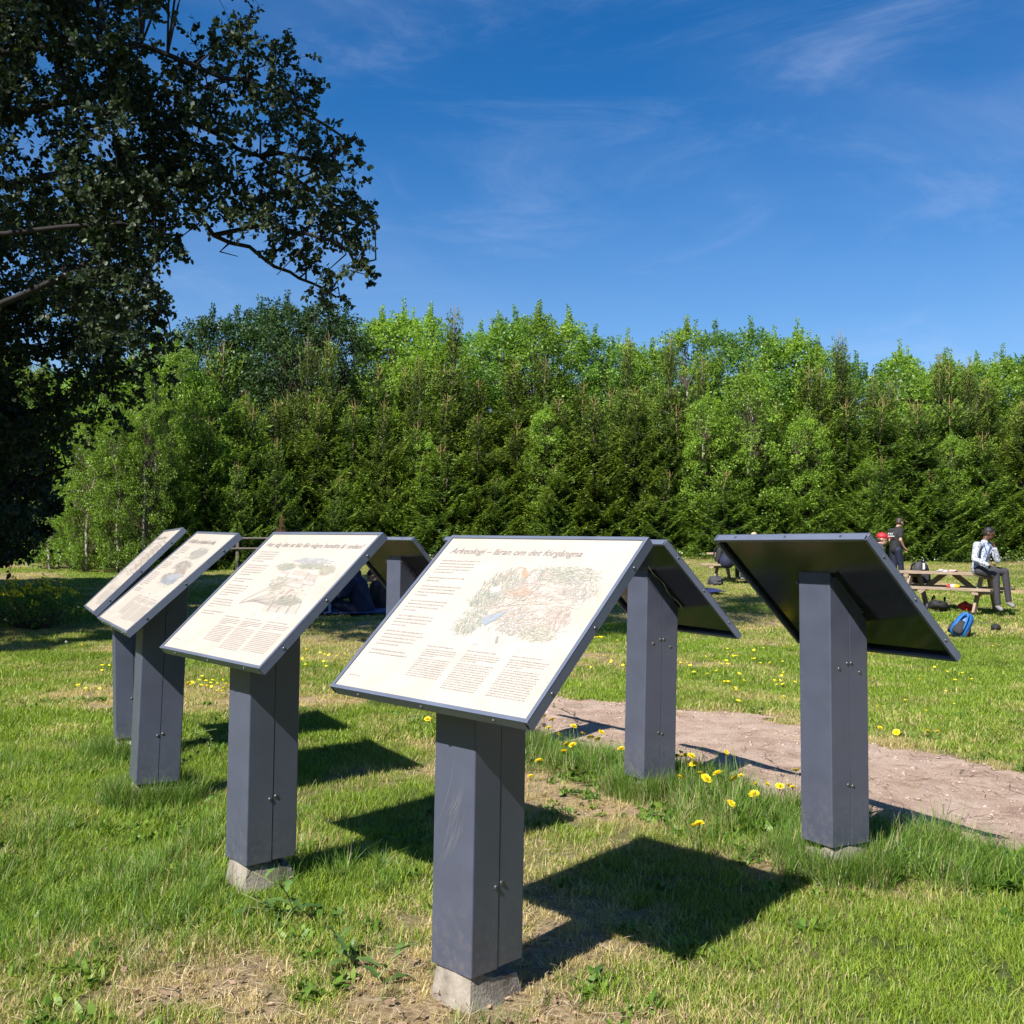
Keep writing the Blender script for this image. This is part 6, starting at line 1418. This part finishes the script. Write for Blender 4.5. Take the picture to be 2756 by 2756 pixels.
# two at the far table
def seated(px, py_seat, D, face, label, top, hair, scale=1.0, lean=.25, hood=False, hs=0, bulk=1.0):
    p = at(px, py_seat, D); f = Vector((*face, 0)).normalized(); s = f.cross(Vector((0, 0, 1))); U = Vector((0, 0, 1)); pl = p + U * .10
    J = dict(pelvis=pl, neck=pl + U * .50 + f * lean, head=pl + U * (.62 + hs) + f * (lean + .12), sl=pl + U * .44 + f * lean - s * .17, sr=pl + U * .44 + f * lean + s * .17, el=pl + U * .20 + f * (lean + .10) - s * .22, er=pl + U * .20 + f * (lean + .10) + s * .22,
             wl=pl + U * .17 + f * (lean + .33) - s * .08, wr=pl + U * .17 + f * (lean + .33) + s * .08, tl=pl - s * .09 + f * .03 - U * .02, tr=pl + s * .09 + f * .03 - U * .02, kl=pl + f * .44 - s * .10 + U * .0, kr=pl + f * .44 + s * .10, al=pl + f * .42 - s * .1 - U * .42, ar=pl + f * .42 + s * .1 - U * .42)
    J['fl'] = J['al'] + f * .13 - U * .04; J['fr'] = J['ar'] + f * .13 - U * .04
    return person(label, J, M['skin'], top, M['navy_trousers'], hair, hood=hood, look=(f.x, f.y, -.4), vox=.017, bulk=bulk)
seated(1957, 1519, 26.2, (.85, .45), 'person in dark navy jacket leaning forward on the far table seat', M['hoodie'], M['hair_brown'], lean=.30, hs=-.10, bulk=1.3)
seated(2048, 1516, 27.9, (-.75, -.5), 'blond person at the far table, only the crown of the head showing above the board', M['grey'], M['hair_blond'], lean=.16)
backpack(at(1937, 1514, 26.9) + Vector((0, 0, .0)), (R(6), R(0), R(40)), 'black backpack on the far table seat behind the navy jacket', M['black'], M['black'], .26, .2, .42)
# two sitting on the blanket
z9 = Z(850, 1470, 8.782); D = 18.1; b_ = lambda zx, zy, d=0: z9(zx, zy, D + d)
J = dict(head=b_(700, 560, -.05), neck=b_(900, 730, 0), sr=b_(850, 830, -.16), sl=b_(1010, 850, .16), pelvis=b_(1120, 1470, 0), er=b_(690, 1120, -.22), wr=b_(420, 1240, -.2), el=b_(760, 1120, .2), wl=b_(480, 1250, .15), tr=b_(1050, 1510, -.08), tl=b_(1050, 1500, .1), kr=b_(420, 1370, -.12), kl=b_(460, 1330, .16), ar=b_(160, 1560, -.10), al=b_(200, 1545, .2), fr=b_(20, 1590, -.10), fl=b_(60, 1570, .2))
person('hunched person in navy hoodie sitting on the blanket, face hidden behind the farmyard board', J, M['skin'], M['hoodie'], M['navy_trousers'], M['hair_dark'], hood=True, look=(-.85, .1, -.5), bulk=1.38)
D = 18.7; b_ = lambda zx, zy, d=0: z9(zx, zy, D + d)
J = dict(head=b_(1340, 700, 0), neck=b_(1440, 850, 0), sr=b_(1400, 930, -.16), sl=b_(1500, 930, .16), pelvis=b_(1560, 1480, 0), er=b_(1330, 1220, -.2), wr=b_(1140, 1330, -.1), el=b_(1340, 1220, .2), wl=b_(1150, 1330, .1), tr=b_(1500, 1500, -.08), tl=b_(1500, 1500, .1), kr=b_(1060, 1280, -.1), kl=b_(1080, 1270, .14), ar=b_(960, 1560, -.08), al=b_(980, 1560, .14), fr=b_(860, 1590, -.08), fl=b_(880, 1590, .14))
person('person in black sitting on the blanket just right of the hunched one', J, M['skin'], M['black_tee'], M['black'], M['hair_dark'], hood=True, look=(-.8, -.1, -.45), bulk=1.25)
c = b_(330, 1440, -.9); t = empty('drink_bottle', (c.x, c.y, gz(c.x, c.y) + .02), (0, 0, 0), 'slim pale blue bottle standing before the hunched person on the blanket', 'bottle')
V, F = lathe([(0, 0), (.024, 0), (.026, .01), (.026, .15), (.012, .20), (.012, .22)]); link('bottle_body', np_mesh('bottle_body', V, F, smooth=True), simple('pale_blue', (.25, .34, .5), .3), t); V, F = lathe([(.015, .22), (.015, .245), (0, .246)]); link('cap', np_mesh('cap', V, F, smooth=True), M['white'], t)

# ------------------------------------------------------------------ tell alike trees apart by their place
ORD = 'first second third fourth fifth sixth seventh eighth ninth tenth eleventh twelfth thirteenth fourteenth fifteenth sixteenth seventeenth eighteenth nineteenth twentieth'.split()
def ordinal(i): return ORD[i] if i < 20 else ('twenty-' + ORD[i - 20] if i < 29 else ('thirtieth' if i == 29 else 'thirty-' + ORD[i - 30]))
by = {}
for o in C.objects:
    if o.parent is None and o.get('category') in ('tree', 'weed') and o.get('group'): by.setdefault(o['label'], []).append(o)
for lab, L in by.items():
    if len(L) < 2 or 'mostly hidden' in lab or 'closes the clearing' in lab: continue
    L.sort(key=lambda o: o.location.x / max(o.location.y, 1))
    for i, o in enumerate(L): o['label'] = ' '.join(lab.split()[:11]) + ', ' + ordinal(i) + ' from the left'
